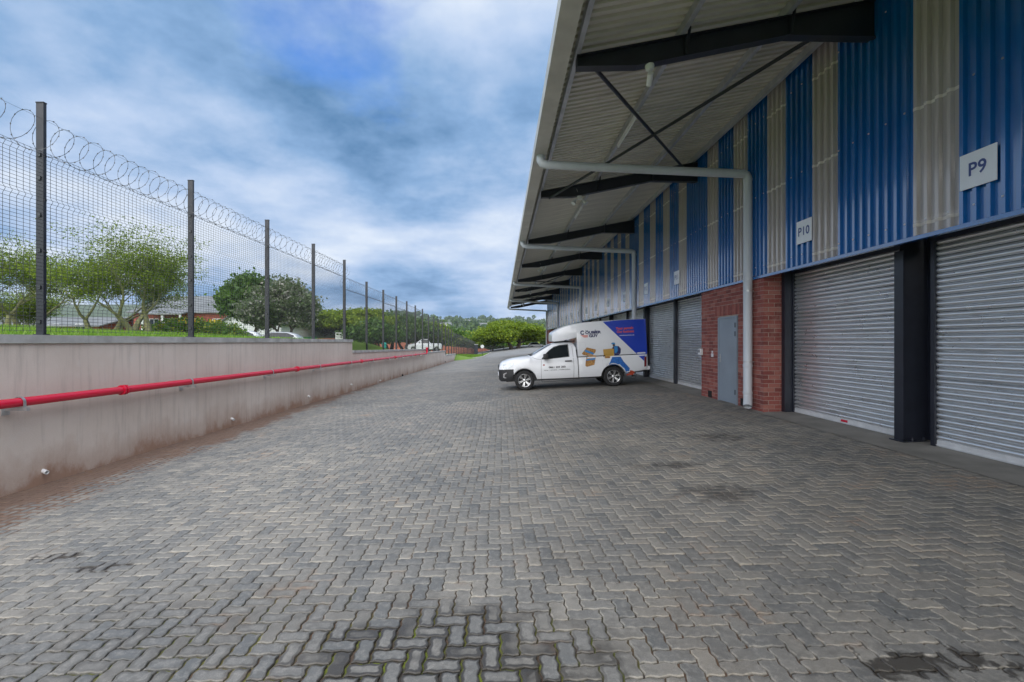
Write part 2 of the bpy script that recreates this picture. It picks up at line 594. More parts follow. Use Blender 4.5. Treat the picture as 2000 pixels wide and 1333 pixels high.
M('alloy', (0.62, 0.63, 0.64), 0.28, 0.9, 0.05, 8)
M('car_glass', (0.012, 0.016, 0.019), 0.06, 0, 0.05, 2, rvar=0.02)
M('lamp_lens', (0.62, 0.66, 0.68), 0.12, 0.1, 0.1, 20, rvar=0.05)
M('lamp_red', (0.16, 0.008, 0.012), 0.2, 0, 0.1, 20)
M('print_blue', (0.008, 0.045, 0.42), 0.32, 0, 0.03, 3, coat=0.4)
M('print_navy', (0.010, 0.016, 0.10), 0.4, 0, 0.03, 3)
M('print_black', (0.02, 0.02, 0.025), 0.4, 0, 0.03, 3)
M('print_orange', (0.70, 0.10, 0.05), 0.4, 0, 0.05, 3)
M('print_white', (0.78, 0.79, 0.8), 0.4, 0, 0.02, 3)
M('print_tan', (0.48, 0.29, 0.06), 0.4, 0, 0.05, 3)
M('print_ochre', (0.56, 0.30, 0.07), 0.4, 0, 0.5, 22, col2=(0.13, 0.05, 0.02))
M('print_sky', (0.03, 0.22, 0.52), 0.4, 0, 0.05, 3)
M('print_trouser', (0.02, 0.20, 0.62), 0.4, 0, 0.3, 26, col2=(0.005, 0.03, 0.20))
M('print_skin', (0.06, 0.028, 0.016), 0.5, 0, 0.05, 3)
M('print_boot', (0.42, 0.055, 0.02), 0.5, 0, 0.2, 20)
M('bark_yellow', (0.22, 0.22, 0.10), 0.8, 0, 0.25, 6, bump=0.4, bscale=30)
M('bark_brown', (0.10, 0.08, 0.06), 0.9, 0, 0.25, 6, bump=0.6, bscale=30)
M('roof_grey', (0.19, 0.20, 0.20), 0.6, 0.1, 0.15, 1.0)
M('far_brick', (0.30, 0.085, 0.06), 0.85, 0, 0.2, 3)
M('far_white', (0.62, 0.64, 0.64), 0.8, 0, 0.08, 1)
M('window_dark', (0.02, 0.025, 0.03), 0.1, 0, 0.05, 3)
M('asphalt', (0.13, 0.13, 0.13), 0.9, 0, 0.15, 0.6, bump=0.3, bscale=60)
M('road_light', (0.22, 0.22, 0.215), 0.9, 0, 0.12, 0.4)
M('kerb', (0.42, 0.41, 0.36), 0.85, 0, 0.15, 2)
M('red_earth', (0.33, 0.10, 0.045), 0.95, 0, 0.25, 0.6, bump=0.5, bscale=8)
M('tube_white', (0.80, 0.82, 0.84), 0.3, 0, 0.02, 3)
M('girt_band_tone', (0.66, 0.62, 0.58), 0.4, 0, 0.1, 9)  # pale tone for the added strips that imitate girts glimmering through the sheets
M('alu', (0.78, 0.79, 0.80), 0.35, 0.2, 0.08, 5)
M('teal', (0.02, 0.35, 0.30), 0.5, 0, 0.1, 3)
M('container_red', (0.42, 0.02, 0.025), 0.5, 0, 0.1, 2)
M('container_green', (0.03, 0.22, 0.09), 0.5, 0, 0.1, 2)
M('paper', (0.75, 0.72, 0.74), 0.7, 0, 0.05, 9)


def turf_material(name, a, b, c):
    m, t, p, out = new_mat(name)
    pos = t.nodes.new('ShaderNodeNewGeometry').outputs['Position']
    base = mix(t, ramp(t, noise(t, pos, 0.22, 6, 0.65), [(0.35, 0.0), (0.65, 1.0)]), a, b)
    base = mix(t, ramp(t, noise(t, pos, 2.7, 6, 0.7), [(0.5, 0.0), (0.75, 0.7)]), base, c)
    t.links.new(base, p.inputs['Base Color'])
    p.inputs['Roughness'].default_value = 0.95
    bb = t.nodes.new('ShaderNodeBump')
    bb.inputs['Strength'].default_value = 0.7
    t.links.new(noise(t, pos, 9, 6, 0.7), bb.inputs['Height'])
    t.links.new(bb.outputs[0], p.inputs['Normal'])


turf_material('turf', (0.10, 0.19, 0.02), (0.15, 0.25, 0.03), (0.09, 0.10, 0.03))
turf_material('hill_green', (0.035, 0.065, 0.03), (0.075, 0.11, 0.045), (0.14, 0.13, 0.07))
leaf_mat('grass_blade', (0.10, 0.22, 0.015), (0.17, 0.32, 0.02), (0.24, 0.33, 0.05), 0.35)
leaf_mat('leaf_fever', (0.10, 0.16, 0.018), (0.18, 0.26, 0.025), (0.30, 0.37, 0.04), 0.5)
leaf_mat('leaf_dark', (0.035, 0.09, 0.014), (0.07, 0.15, 0.02), (0.13, 0.23, 0.035), 0.4)
leaf_mat('leaf_grey', (0.075, 0.12, 0.045), (0.14, 0.19, 0.085), (0.42, 0.40, 0.40), 0.4)
leaf_mat('leaf_acacia', (0.11, 0.18, 0.012), (0.19, 0.28, 0.015), (0.29, 0.36, 0.02), 0.45)
leaf_mat('leaf_bush', (0.06, 0.15, 0.015), (0.11, 0.23, 0.02), (0.30, 0.33, 0.03), 0.35)
leaf_mat('petal_yellow', (0.65, 0.42, 0.01), (0.72, 0.50, 0.02), None, 0.3)
leaf_mat('leaf_wood', (0.03, 0.075, 0.018), (0.06, 0.12, 0.025), (0.12, 0.19, 0.03), 0.3)

# ------------------------------------------------------------------ lie of the land
WALL_X = -6.127          # yard face of the retaining wall
FENCE_X = -6.27
BX, RX, SX = 5.345, 5.914, 5.31      # brick face, roller-door face, cladding face
PITCH, Y_COL0 = 6.13, 6.835          # bay length and first column in view
RIB = PITCH / 40


def gz(x, y):
    """yard surface: falls from the building to the wall, and away along the wall"""
    k = np.clip((5.2 - np.asarray(x, float)) / 11.3, 0, 1.0)
    return 0.04 * np.asarray(x, float) - 0.0105 * np.maximum(np.asarray(y, float) - 8, 0) * k


def smooth(a, b, t):
    t = np.clip((t - a) / (b - a), 0, 1)
    return t * t * (3 - 2 * t)


WT_Y = [-50, 19.4, 19.7, 38.4, 38.7, 51.9, 52.1, 63, 122, 160]
WT_Z = [1.62, 1.62, 1.20, 0.98, 0.68, 0.58, 0.08, -0.15, -1.85, -2.6]


def terrain(X, Y):
    base = gz(np.clip(X, -6.2, 6.5), np.minimum(Y, 120.0)) - 0.07
    yard = base - 0.05 * smooth(110, 150, Y) * (Y - 110)
    wt = np.interp(Y, WT_Y, WT_Z)
    d = np.maximum(-X - 6.4, 0)
    lawn = 1.62 + 0.045 * d
    park = wt * np.exp(-d / 9.0) + (1 - np.exp(-d / 9.0)) * (0.9 - 0.008 * (Y - 25))
    left = lawn * (1 - smooth(21, 29, Y)) + park * smooth(21, 29, Y)
    left = np.minimum(left, 3.5)
    far = smooth(70, 140, Y)
    left = left * (1 - far) + (wt - 0.01 * d * (d < 150)) * far
    # grassy bank between the fence foot and the kerb of the road beyond the wall
    bank = wt + (yard - wt) * smooth(-5.9, -2.6 + 0.02 * (Y - 70), X)
    s = smooth(61, 64, Y)
    yard = yard * (1 - s) + np.where(X < -2, np.maximum(bank, yard), yard) * s
    h = np.where(X < -6.25, left, yard)
    # valley, then wooded hills
    val = smooth(125, 260, Y)
    X = np.clip(X, -800, 700)
    rid = (0.5 * np.sin(X * 0.0051 + 1.0) + 0.35 * np.sin(X * 0.013 + Y * 0.004) + 0.25 * np.sin(X * 0.031 + 2 + Y * 0.011) + 0.12 * np.sin(X * 0.071 + Y * 0.02))
    hills = -9 + (58 - 0.035 * X + 9 * rid) * smooth(350, 1500, Y) + (10 + 6 * rid - 0.025 * X) * smooth(230, 520, Y)
    hills = hills + 26 * smooth(1700, 2600, Y)
    return h * (1 - val) + hills * val


def axis(*segs):
    out = []
    for a, b, n in segs:
        out += list(np.linspace(a, b, n, endpoint=False))
    return np.array(out)


gx = axis((-4200, -900, 24), (-900, -150, 38), (-150, -30, 30), (-30, -6.3, 24), (-6.3, -6.2, 1), (-6.2, 8, 20), (8, 40, 8), (40, 150, 12), (150, 900, 38), (900, 4201, 24))
gy = axis((-60, 18, 20), (18, 66, 60), (66, 150, 40), (150, 600, 60), (600, 1600, 50), (1600, 6001, 30))
ground = grid_mesh('ground', gx, gy, terrain, MATS['turf'])
tag(ground, kind='structure')
ground.data.materials.append(MATS['hill_green'])
cy = np.array([ground.data.vertices[p.vertices[0]].co.y for p in ground.data.polygons])
ground.data.polygons.foreach_set('material_index', (cy > 128).astype(np.int32))

# ------------------------------------------------------------------ block paving
U = 0.1
PAVE_Y1 = 30.0
X_KERB = 5.2
bed = grid_mesh('yard_paving', np.linspace(WALL_X - 0.02, X_KERB, 24), axis((-4, 2, 8), (2, 6, 30), (6, 30, 40), (30, 31, 2)), lambda x, y: gz(x, y) - 0.013 + 0.006 * smooth(2.9, 4.5, y), MATS['joint_sand'])
tag(bed, kind='structure')
farp = grid_mesh('paving_surface', np.linspace(WALL_X - 0.02, X_KERB, 24), axis((PAVE_Y1, 64, 50)), lambda x, y: gz(x, y) - 0.004, MATS['paver_far'], bed)
tag(farp, kind='stuff')


def wave(t):
    return np.interp(t % 1.0, [0, 0.28, 0.72, 1.0], [0, 0.068, -0.068, 0])


def paver_outline(horizontal):
    L, W = (2, 1) if horizontal else (1, 2)
    ts = [0, 0.28, 0.72]
    pts = []
    for i in range(L):
        pts += [(i + t, wave(t)) for t in ts]
    for j in range(W):
        pts += [(L + wave(t), j + t) for t in ts]
    for i in reversed(range(L)):
        pts += [(i + 1 - t, W + wave(1 - t)) for t in ts]
    for j in reversed(range(W)):
        pts += [(wave(1 - t), j + 1 - t) for t in ts]
    p = np.array(pts) * U
    return p - np.array([L, W]) * U / 2


def paver_mesh(horizontal, detail=2):
    """rings: (lower), chamfer foot, top edge, inner ring, + centre fan"""
    o = paver_outline(horizontal)
    half = np.abs(o).max(0)
    n = len(o)

    def ring(inset, z):
        s = (half - inset) / half
        return np.column_stack([o * s, np.full(n, z)])
    rings = [ring(0.0, -0.02)] if detail == 2 else []
    rings += [ring(0.0, -0.0045), ring(0.0055, 0.0)] if detail else [ring(0.003, 0.0)]
    if detail == 2:
        rings += [ring(0.030, 0.0004)]
    V = np.concatenate(rings + [np.array([[0, 0, 0.0004]])])
    F = []
    for r in range(len(rings) - 1):
        for k in range(n):
            F.append((r * n + k, r * n + (k + 1) % n, (r + 1) * n + (k + 1) % n, (r + 1) * n + k))
    last = (len(rings) - 1) * n
    c = len(V) - 1
    T = [(last + k, last + (k + 1) % n, c) for k in range(n)]
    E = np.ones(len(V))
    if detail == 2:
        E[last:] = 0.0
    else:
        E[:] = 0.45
    return V, F, T, E


def paver_data(name, V, F, T, E):
    me = bpy.data.meshes.new(name)
    me.from_pydata(V.tolist(), [], F + T)
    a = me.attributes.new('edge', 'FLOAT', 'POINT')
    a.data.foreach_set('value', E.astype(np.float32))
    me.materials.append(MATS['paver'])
    return me


slots = []          # (horizontal, x, y)
for i in range(int((WALL_X) / U) - 1, int(X_KERB / U) + 1):
    for j in range(9, int(PAVE_Y1 / U)):
        m4 = (i - j) % 4
        if m4 == 0:
            slots.append((1, (i + 1) * U, (j + 0.5) * U))
        elif m4 == 3:
            slots.append((0, (i + 0.5) * U, (j + 1) * U))
S = np.array(slots)
S = S[(S[:, 1] > WALL_X - 0.07) & (S[:, 1] < X_KERB + 0.13)]
# gentle drift so that the courses are not ruler-straight
S[:, 1] += 0.012 * np.sin(S[:, 2] * 0.9 + 1) + 0.008 * np.sin(S[:, 2] * 2.3)
S[:, 2] += 0.014 * np.sin(S[:, 1] * 0.8 + 2) + 0.008 * np.sin(S[:, 1] * 2.1)
zz = gz(S[:, 1], S[:, 2])
hh = EYE - zz
px = 979.5 + 930 * S[:, 1] / S[:, 2]
py = 667.5 + 930 * hh / S[:, 2]
inframe = (px > 6) & (px < 1994) & (py < 1326)
order = np.where(inframe)[0]
order = order[np.argsort(S[order, 2])][:300]
single = np.zeros(len(S), bool)
single[order] = True
jx = RNG.normal(0, 0.0012, (len(S), 2))
tilt = RNG.normal(0, 0.007, (len(S), 2))
rot = RNG.normal(0, 0.010, len(S))
lift = RNG.normal(0, 0.0016, len(S))
# joints open up in the damp patch on the left, tight elsewhere
gap = 0.006 + 0.008 * np.exp(-((S[:, 1] + 1.3) / 1.5) ** 2 - ((S[:, 2] - 2.2) / 0.9) ** 2) + RNG.uniform(0, 0.003, len(S))
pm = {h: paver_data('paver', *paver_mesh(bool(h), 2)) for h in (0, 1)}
for k in order:
    h = int(S[k, 0])
    o = link('paver', pm[h], bed)
    L, W = (0.2, 0.1) if h else (0.1, 0.2)
    o.location = (S[k, 1] + jx[k, 0], S[k, 2] + jx[k, 1], zz[k] + lift[k])
    o.scale = (1 - gap[k] / L, 1 - gap[k] / W, 1)
    o.rotation_euler = (tilt[k, 0], tilt[k, 1] - 0.04, rot[k])
VS, FS, TS, ES = [], [], [], []
base = 0
for h in (0, 1):
    for det in (2, 1, 0):
        V, F, T, E = paver_mesh(bool(h), det)
        lim = 8.5
        idx = np.where((S[:, 0] == h) & ~single & {2: S[:, 2] < lim, 1: (S[:, 2] >= lim) & (S[:, 2] < 14), 0: S[:, 2] >= 14}[det])[0]
        if not len(idx):
            continue
        L, W = (0.2, 0.1) if h else (0.1, 0.2)
        sx_ = (1 - gap[idx] / L)[:, None]
        sy_ = (1 - gap[idx] / W)[:, None]
        x0, y0 = V[None, :, 0] * sx_, V[None, :, 1] * sy_
        c, s_ = np.cos(rot[idx])[:, None], np.sin(rot[idx])[:, None]
        x1, y1 = x0 * c - y0 * s_, x0 * s_ + y0 * c
        zl = V[None, :, 2] + y0 * tilt[idx, 0][:, None] - x0 * (tilt[idx, 1] - 0.04)[:, None] + (zz[idx] + lift[idx])[:, None]
        P = np.stack([x1 + (S[idx, 1] + jx[idx, 0])[:, None], y1 + (S[idx, 2] + jx[idx, 1])[:, None], zl], -1).reshape(-1, 3)
        off = base + np.arange(len(idx)) * len(V)
        Fq = np.array(F, dtype=int).reshape(-1, 4)
        # quads split so that the whole field is triangles
        tri = np.concatenate([Fq[:, [0, 1, 2]], Fq[:, [0, 2, 3]], np.array(T)])
        FS.append((tri[None] + off[:, None, None]).reshape(-1, 3))
        VS.append(P)
        ES.append(np.tile(E, len(idx)))
        base += len(P)
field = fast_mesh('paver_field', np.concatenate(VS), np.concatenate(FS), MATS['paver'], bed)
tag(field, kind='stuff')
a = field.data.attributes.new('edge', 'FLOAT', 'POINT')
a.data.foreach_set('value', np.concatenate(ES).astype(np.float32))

# concrete apron in front of the doors
apron = grid_mesh('apron_strip', np.linspace(X_KERB + 0.004, RX + 0.5, 8), axis((-4, 56, 60)), lambda x, y: gz(x, y) + 0.007, MATS['concrete'])
tag(apron, kind='structure')

# road beyond the yard
road = grid_mesh('road', np.linspace(-6.0, 40, 40), axis((63.9, 128, 60)),
                 lambda x, y: gz(np.minimum(x, 6.5), np.minimum(y, 120)) - 0.02 + 0.012 * np.maximum(y - 92, 0) * smooth(88, 100, y), MATS['road_light'])
tag(road, kind='structure')

# ------------------------------------------------------------------ retaining wall with coping
SECT = [(-3.0, 19.55, 1.748, 1.748), (19.57, 38.4, 1.30, 1.07), (38.42, 51.95, 0.79, 0.68), (51.97, 63.4, 0.195, 0.06)]
wall = empty('retaining_wall', (WALL_X, 0, 0))
tag(wall, 'long plastered retaining wall with stepped concrete coping under the mesh fence', 'wall')
for n_, (ya, yb, za, zb) in enumerate(SECT):
    mb = MB()
    ys = np.linspace(ya, yb, 12)
    o0 = WALL_X
    mb.prism([(ya, -1.6), (yb, -1.6), (yb, zb - 0.112), (ya, za - 0.112)], 0, 0.0, -0.30)
    mb.build('wall_section', MATS['plaster'], wall)
    c = MB()
    npc = max(2, int((yb - ya) / 1.2))
    for q in range(npc):
        a0 = ya + (yb - ya) * q / npc
        b0 = ya + (yb - ya) * (q + 1) / npc
        za0 = za + (zb - za) * q / npc
        zb0 = za + (zb - za) * (q + 1) / npc
        c = MB()
        e = 0.03 + random.uniform(-0.003, 0.003)
        c.prism([(a0 + 0.003, za0 - 0.11), (b0 - 0.003, zb0 - 0.11), (b0 - 0.003, zb0), (a0 + 0.003, za0)], 0, e, -0.33)
        c.build('coping_stone', MATS['coping'], wall)

# weep pipes in the wall
for px_, py_, dark in ((84.6, 920, 0), (452, 818, 0), (601.7, 774, 0), (685, 751, 0), (741.6, 743, 0), (785, 733, 1), (869, 707, 1)):
    y = 930 * 6.127 / (979.5 - px_)
    z = EYE - (py_ - 667.5) * y / 930
    mb = MB()
    r = 0.028 if not dark else 0.06
    mb.lathe([(r * 0.8, -0.02), (r * 0.8, 0.075), (r, 0.075), (r, -0.02)], (-0.004, y, z), (1, -0.25, -0.25), 14)
    mb.build('weep_pipe', MATS['pvc_white'] if not dark else MATS['void'], wall, 40)

# ------------------------------------------------------------------ red fire main along the wall
PX = -5.953
zp = lambda y: 0.911 - 0.0062 * (y - 5.65)
fm = empty('fire_main', (PX, 5.65, 0.911))
tag(fm, 'long red fire water pipe carried on brackets along the retaining wall', 'pipe')
R = lambda y: (0, y - 5.65, zp(y) - 0.911)
joints = [7.49 - 6.37] + [7.49 + 6.37 * k for k in range(5)]
MB().tube([R(-2), R(20), R(37.7)], 0.057, 20).build('pipe_run', MATS['pipe_red'], fm, 40)
for y in joints:
    mb = MB()
    for s in (-1, 1):
        mb.lathe([(0.05, 0), (0.078, 0), (0.078, 0.026), (0.05, 0.026)], Vector(R(y)) + Vector((0, 0.016 * s - 0.013 + 0.013 * s, 0)), (0, 1, 0), 20)
    for k in range(6):
        t = 2 * PI * k / 6 + 0.3
        mb.tube([Vector(R(y)) + Vector((0.068 * math.cos(t), -0.055, 0.068 * math.sin(t))), Vector(R(y)) + Vector((0.068 * math.cos(t), 0.075, 0.068 * math.sin(t)))], 0.008, 6)
    mb.build('pipe_coupling', MATS['pipe_red'], fm, 40)
brk = None
for k in range(-2, 10):
    y = 5.88 + 3.21 * k
    mb = MB()
    arc = [(0.064 * math.cos(t), 0, 0.064 * math.sin(t)) for t in np.linspace(0.15, PI - 0.15, 9)]
    arc = [(0.064, 0, -0.062)] + arc + [(-0.064, 0, -0.062)]
    c0 = Vector(R(y))
    for i in range(len(arc) - 1):
        p, q = Vector(arc[i]), Vector(arc[i + 1])
        nrm = Vector(((q - p).z, 0, -(q - p).x)).normalized() * -0.006
        w_ = Vector((0, 0.017, 0))
        mb.add([c0 + p - w_, c0 + q - w_, c0 + q + w_, c0 + p + w_, c0 + p - w_ - nrm, c0 + q - w_ - nrm, c0 + q + w_ - nrm, c0 + p + w_ - nrm],
               [(0, 1, 2, 3), (7, 6, 5, 4), (0, 4, 5, 1), (3, 2, 6, 7), (0, 3, 7, 4), (1, 5, 6, 2)])
    mb.box((WALL_X - PX, c0.y - 0.021, c0.z - 0.104), (0.11, c0.y + 0.021, c0.z - 0.0625))
    mb.box((WALL_X - PX, c0.y - 0.05, c0.z - 0.16), (WALL_X - PX + 0.008, c0.y + 0.05, c0.z + 0.0))
    mb.build('pipe_bracket', MATS['zinc'], fm)
mb = MB()
e0 = Vector(R(37.7))
mb.tube([e0, e0 + Vector((0, 0.25, 0.02)), e0 + Vector((0, 0.3, 0.15)), e0 + Vector((0, 0.3, 0.42))], 0.075, 12)
mb.lathe([(0.0, 0), (0.12, 0), (0.12, 0.06), (0.0, 0.06)], e0 + Vector((0, 0.3, 0.42)), (0, 0, 1), 14)
mb.build('hydrant_valve', MATS['pipe_red'], fm, 40)

# ------------------------------------------------------------------ mesh security fence
fence = empty('mesh_fence', (FENCE_X, 6.487, 1.748))
tag(fence, 'tall dark welded mesh security fence with razor wire coil on the retaining wall', 'fence')
PH, MH, SPC = 3.15, 2.46, 3.127
FB = lambda x, y, z: (x - FENCE_X, y - 6.487, z - 1.748)


def fence_base(k):
    y = 6.487 + SPC * k
    if k <= 4:
        return y, 1.75
    if k <= 10:
        return y, 1.30 - (y - 19.57) * 0.0122 + 0.002
    if k <= 14:
        return y, 0.79 - (y - 38.4) * 0.0081 + 0.002
    if k <= 17:
        return y, 0.195 - (y - 52) * 0.0118 + 0.002
    return y, -0.22 - (y - 62.8) * 0.0262


pmesh = MB().bbox((-0.052, -0.024, 0), (0.052, 0.024, PH), 0.006)
pmesh.box((-0.07, -0.05, 0), (0.07, 0.05, 0.012))
pob = pmesh.build('post', MATS['fence_paint'], fence)
cob = MB().prism([(-0.02, 0.0), (0.02, 0.0), (0.022, 0.025), (0.02, 0.05), (-0.02, 0.05), (-0.022, 0.025)], 1, -0.04, -0.0265).build('fixing_clamp', MATS['razor'], pob)
for i, z in enumerate((0.15, 0.62, 1.12, 1.6, 2.1, 2.42)):
    c_ = cob if i == 0 else cob.copy()
    if i:
        COL.objects.link(c_)
    c_.location.z = z
capm = MB().bbox((-0.056, -0.028, PH + 0.001), (0.056, 0.028, PH + 0.018), 0.004).build('post_cap', MATS['fence_paint'], pob)


def fold(z):
    """out-of-plane kink of the folded mesh"""
    for f in (0.41, 1.10, 1.80, 2.40):
        if abs(z - f) < 0.055:
            return 0.035 * (1 - abs(z - f) / 0.055)
    return 0.0


def wire(mb, pts, r):
    mb.tube(pts, r, 3, cap=False)


def panel_mesh(full):
    mb = MB()
    L = SPC - 0.03
    nv = 36 if full else 26
    zs = sorted(set([0.0, MH] + [f + d for f in (0.41, 1.10, 1.80, 2.40) for d in (-0.055, 0, 0.055)]))
    for i in range(nv + 1):
        y = 0.015 + L * i / nv
        wire(mb, [(fold(z), y, z) for z in zs], 0.0030)
    nh = 50 if full else 34
    for j in range(nh + 1):
        z = 0.02 + (MH - 0.03) * j / nh
        wire(mb, [(fold(z) + 0.004, 0.015, z), (fold(z) + 0.004, 0.015 + L, z)], 0.0030)
    return mb


def coil_mesh(seed, turns=13, barbs=True):
    rnd = random.Random(seed)
    mb = MB()
    pts = []
    n = turns * 22
    for i in range(n + 1):
        t = 2 * PI * i / 22
        rr = 0.235 + 0.012 * math.sin(i * 0.11 + seed)
        pts.append((rr * math.cos(t) * 0.9, SPC * i / n + 0.035 * math.sin(t + 0.6), 2.44 + 0.24 + rr * math.sin(t)))
    wire(mb, pts, 0.0034)
    if barbs:
        for i in range(0, n, 2):
            p, q = Vector(pts[i]), Vector(pts[i + 1])
            d = (q - p).normalized()
            s = d.cross(Vector((0, 1, 0)))
            s = s.normalized() if s.length > 0.01 else Vector((0, 0, 1))
            mb.add([p - s * 0.012 - d * 0.014, p + s * 0.012 - d * 0.014, p + s * 0.004 + d * 0.014, p - s * 0.004 + d * 0.014], [(0, 1, 2, 3)])
    wire(mb, [(0, 0, 2.915), (0, SPC / 2, 2.90), (0, SPC, 2.915)], 0.002)
    return mb


pan1 = panel_mesh(True).build('mesh_panel', MATS['wire_dark'], fence, fix=False)
pan2 = panel_mesh(False).build('mesh_panel', MATS['wire_dark'], fence, fix=False)
cl = [coil_mesh(s, 13 if s else 9).build('razor_coil', MATS['razor'], fence, fix=False) for s in (0, 1, 2)]
cfar = coil_mesh(5, 12, False).build('razor_coil', MATS['razor'], fence, fix=False)
first = {}


def place(o, loc, parent=fence):
    """first use moves the object itself, later uses copy it with its sub-parts"""
    if o.name not in first:
        first[o.name] = 1
        c = o
    else:
        c = o.copy()
        COL.objects.link(c)
        for ch in o.children:
            d = ch.copy()
            COL.objects.link(d)
            d.parent = c
    c.parent = parent
    c.location = loc
    return c


for k in range(-1, 38):
    y, b = fence_base(k)
    o = place(pob, FB(FENCE_X, y, b))
    y2, b2 = fence_base(k + 1)
    if k == 37:
        break
    pb = b if k not in (4, 10, 14) else b
    far_ = k > 8
    pn = place(pan2 if far_ else pan1, FB(FENCE_X + 0.03, y, pb + 0.035))
    if k in (10, 14, 17) or k == 4:
        # the panel that meets a step hangs from the upper post
        pn.location.z = (b2 if k != 4 else b) + 0.035 - 1.748
        if k == 4:
            pn.location.z = b2 + 0.035 - 1.748
    zc_ = pn.location.z - 0.0
    sl = 0.0
    cc = place(cfar if k > 6 else cl[(k + 1) % 3], (0.0, y - 6.487, pn.location.z))
    if k > 17:
        pn.rotation_euler.x = -0.0262
        cc.rotation_euler.x = -0.0262

# ------------------------------------------------------------------ warehouse
wh = empty('warehouse', (RX, 6.835, 0.237))
tag(wh, 'blue and grey corrugated warehouse with wide eave and row of steel roller doors', 'warehouse')
WO = Vector((RX, 6.835, 0.237))
Y0, Y1 = -5.425, 55.875
ZB = 3.017
sof = lambda x: 5.667 + 0.19 * x


class WB(MB):
    """mesh collector whose coordinates are given in the world and stored about the warehouse base"""

    def build(s, name, mats, parent=wh, smooth=None, fix=True):
        s.v = [tuple(Vector(p) - WO) for p in s.v]
        return MB.build(s, name, mats, parent, smooth, fix)


# cladding: one mesh per sheet width, copied along the wall
def sheet_profile(nr):
    pts = []
    for r in range(nr):
        y = r * RIB
        pts += [(0, y), (0, y + RIB * 0.56), (-0.042, y + RIB * 0.63), (-0.042, y + RIB * 0.93)]
    pts.append((0, nr * RIB))
    return pts


def sheet_mesh(nr, z0, z1, name, mat):
    pr = sheet_profile(nr)
    mb = MB()
    n = len(pr)
    zs = np.linspace(z0, z1, 2)
    vs = [(x, y, z) for z in zs for (x, y) in pr]
    fs = [(i, i + 1, n + i + 1, n + i) for i in range(n - 1)]
    mb.add(vs, fs)
    return mb.build(name, mat, wh, fix=False)


wide = sheet_mesh(9, ZB, sof(SX), 'blue_cladding_sheet', MATS['blue_sheet'])
mid = sheet_mesh(5, ZB, sof(SX), 'blue_cladding_sheet', MATS['blue_sheet'])
trans = sheet_mesh(4, ZB, sof(SX), 'translucent_sheet', MATS['fibreglass'])
for z in (3.13, 4.62, 6.1):  # pale strips added on the sheet face, standing in for girts showing bright behind
    gband = sheet_mesh(4, z, z + 0.04, 'painted_girt_band', MATS['girt_band_tone'])
    gband.parent = trans
    gband.location = (-0.003, 0, 0)
for k in range(10):
    y = Y0 + PITCH * k - 4.5 * RIB
    seq = [(wide, 9), (trans, 4), (mid, 5), (trans, 4), (mid, 5), (trans, 4), (mid, 5), (trans, 4)]
    for o, nr in seq:
        place(o, Vector((SX + 0.038, y, 0)) - WO, wh)
        y += nr * RIB
WB().box((SX - 0.012, Y0 - 0.7, ZB - 0.055), (SX + 0.06, Y1, ZB - 0.004)).build('drip_flashing', MATS['blue_sheet'])
for z in (3.16, 4.62, 6.2):
    WB().box((SX + 0.041, Y0, z), (SX + 0.16, Y1, z + 0.06)).build('girt', MATS['tube_white'])
sc = WB()
for z in (3.19, 4.65, 6.2):
    for i in range(int((Y1 - Y0) / RIB)):
        if i % 2 == 0:
            y = Y0 - 4.5 * RIB + (i + 0.78) * RIB
            sc.box((SX - 0.012, y - 0.009, z), (SX + 0.002, y + 0.009, z + 0.018))
tag(sc.build('fixing_screws', MATS['zinc']), kind='stuff')

# roof sheets
rp = []
for r in range(4):
    y = r * RIB
    rp += [(y, 0), (y + RIB * 0.50, 0), (y + RIB * 0.58, 0.055), (y + RIB * 0.92, 0.055)]
rp.append((4 * RIB, 0))
mb = MB()
n = len(rp)
xs = (0.70, 16.0)
mb.add([(x, y, sof(x) + z) for x in xs for (y, z) in rp], [(i, i + 1, n + i + 1, n + i) for i in range(n - 1)])
rs = mb.build('roof_sheet', MATS['soffit'], wh, fix=False)
for k in range(102):
    place(rs, Vector((0, Y0 - 0.7 + k * 4 * RIB, 0)) - WO, wh)
for x in (1.085, 2.576, 4.07, 5.2):
    z = sof(x) - 0.002
    p = WB()
    p.prism([(x - 0.035, z), (x + 0.035, z + 0.012), (x + 0.035, z), (x - 0.020, z - 0.012), (x - 0.020, z - 0.118), (x + 0.035, z - 0.118), (x + 0.035, z - 0.133), (x - 0.035, z - 0.133)][::-1], 1, Y0 - 0.6, Y1 + 0.7)
    p.build('purlin', MATS['purlin'])
g = WB()
gp = [(0.68, 5.775), (0.69, 5.60), (0.95, 5.60), (0.96, 5.80), (0.945, 5.80), (0.938, 5.615), (0.702, 5.615), (0.695, 5.775)]
g.prism(gp[::-1], 1, Y0 - 0.7, Y1 + 0.9)
g.build('gutter', MATS['gutter'])
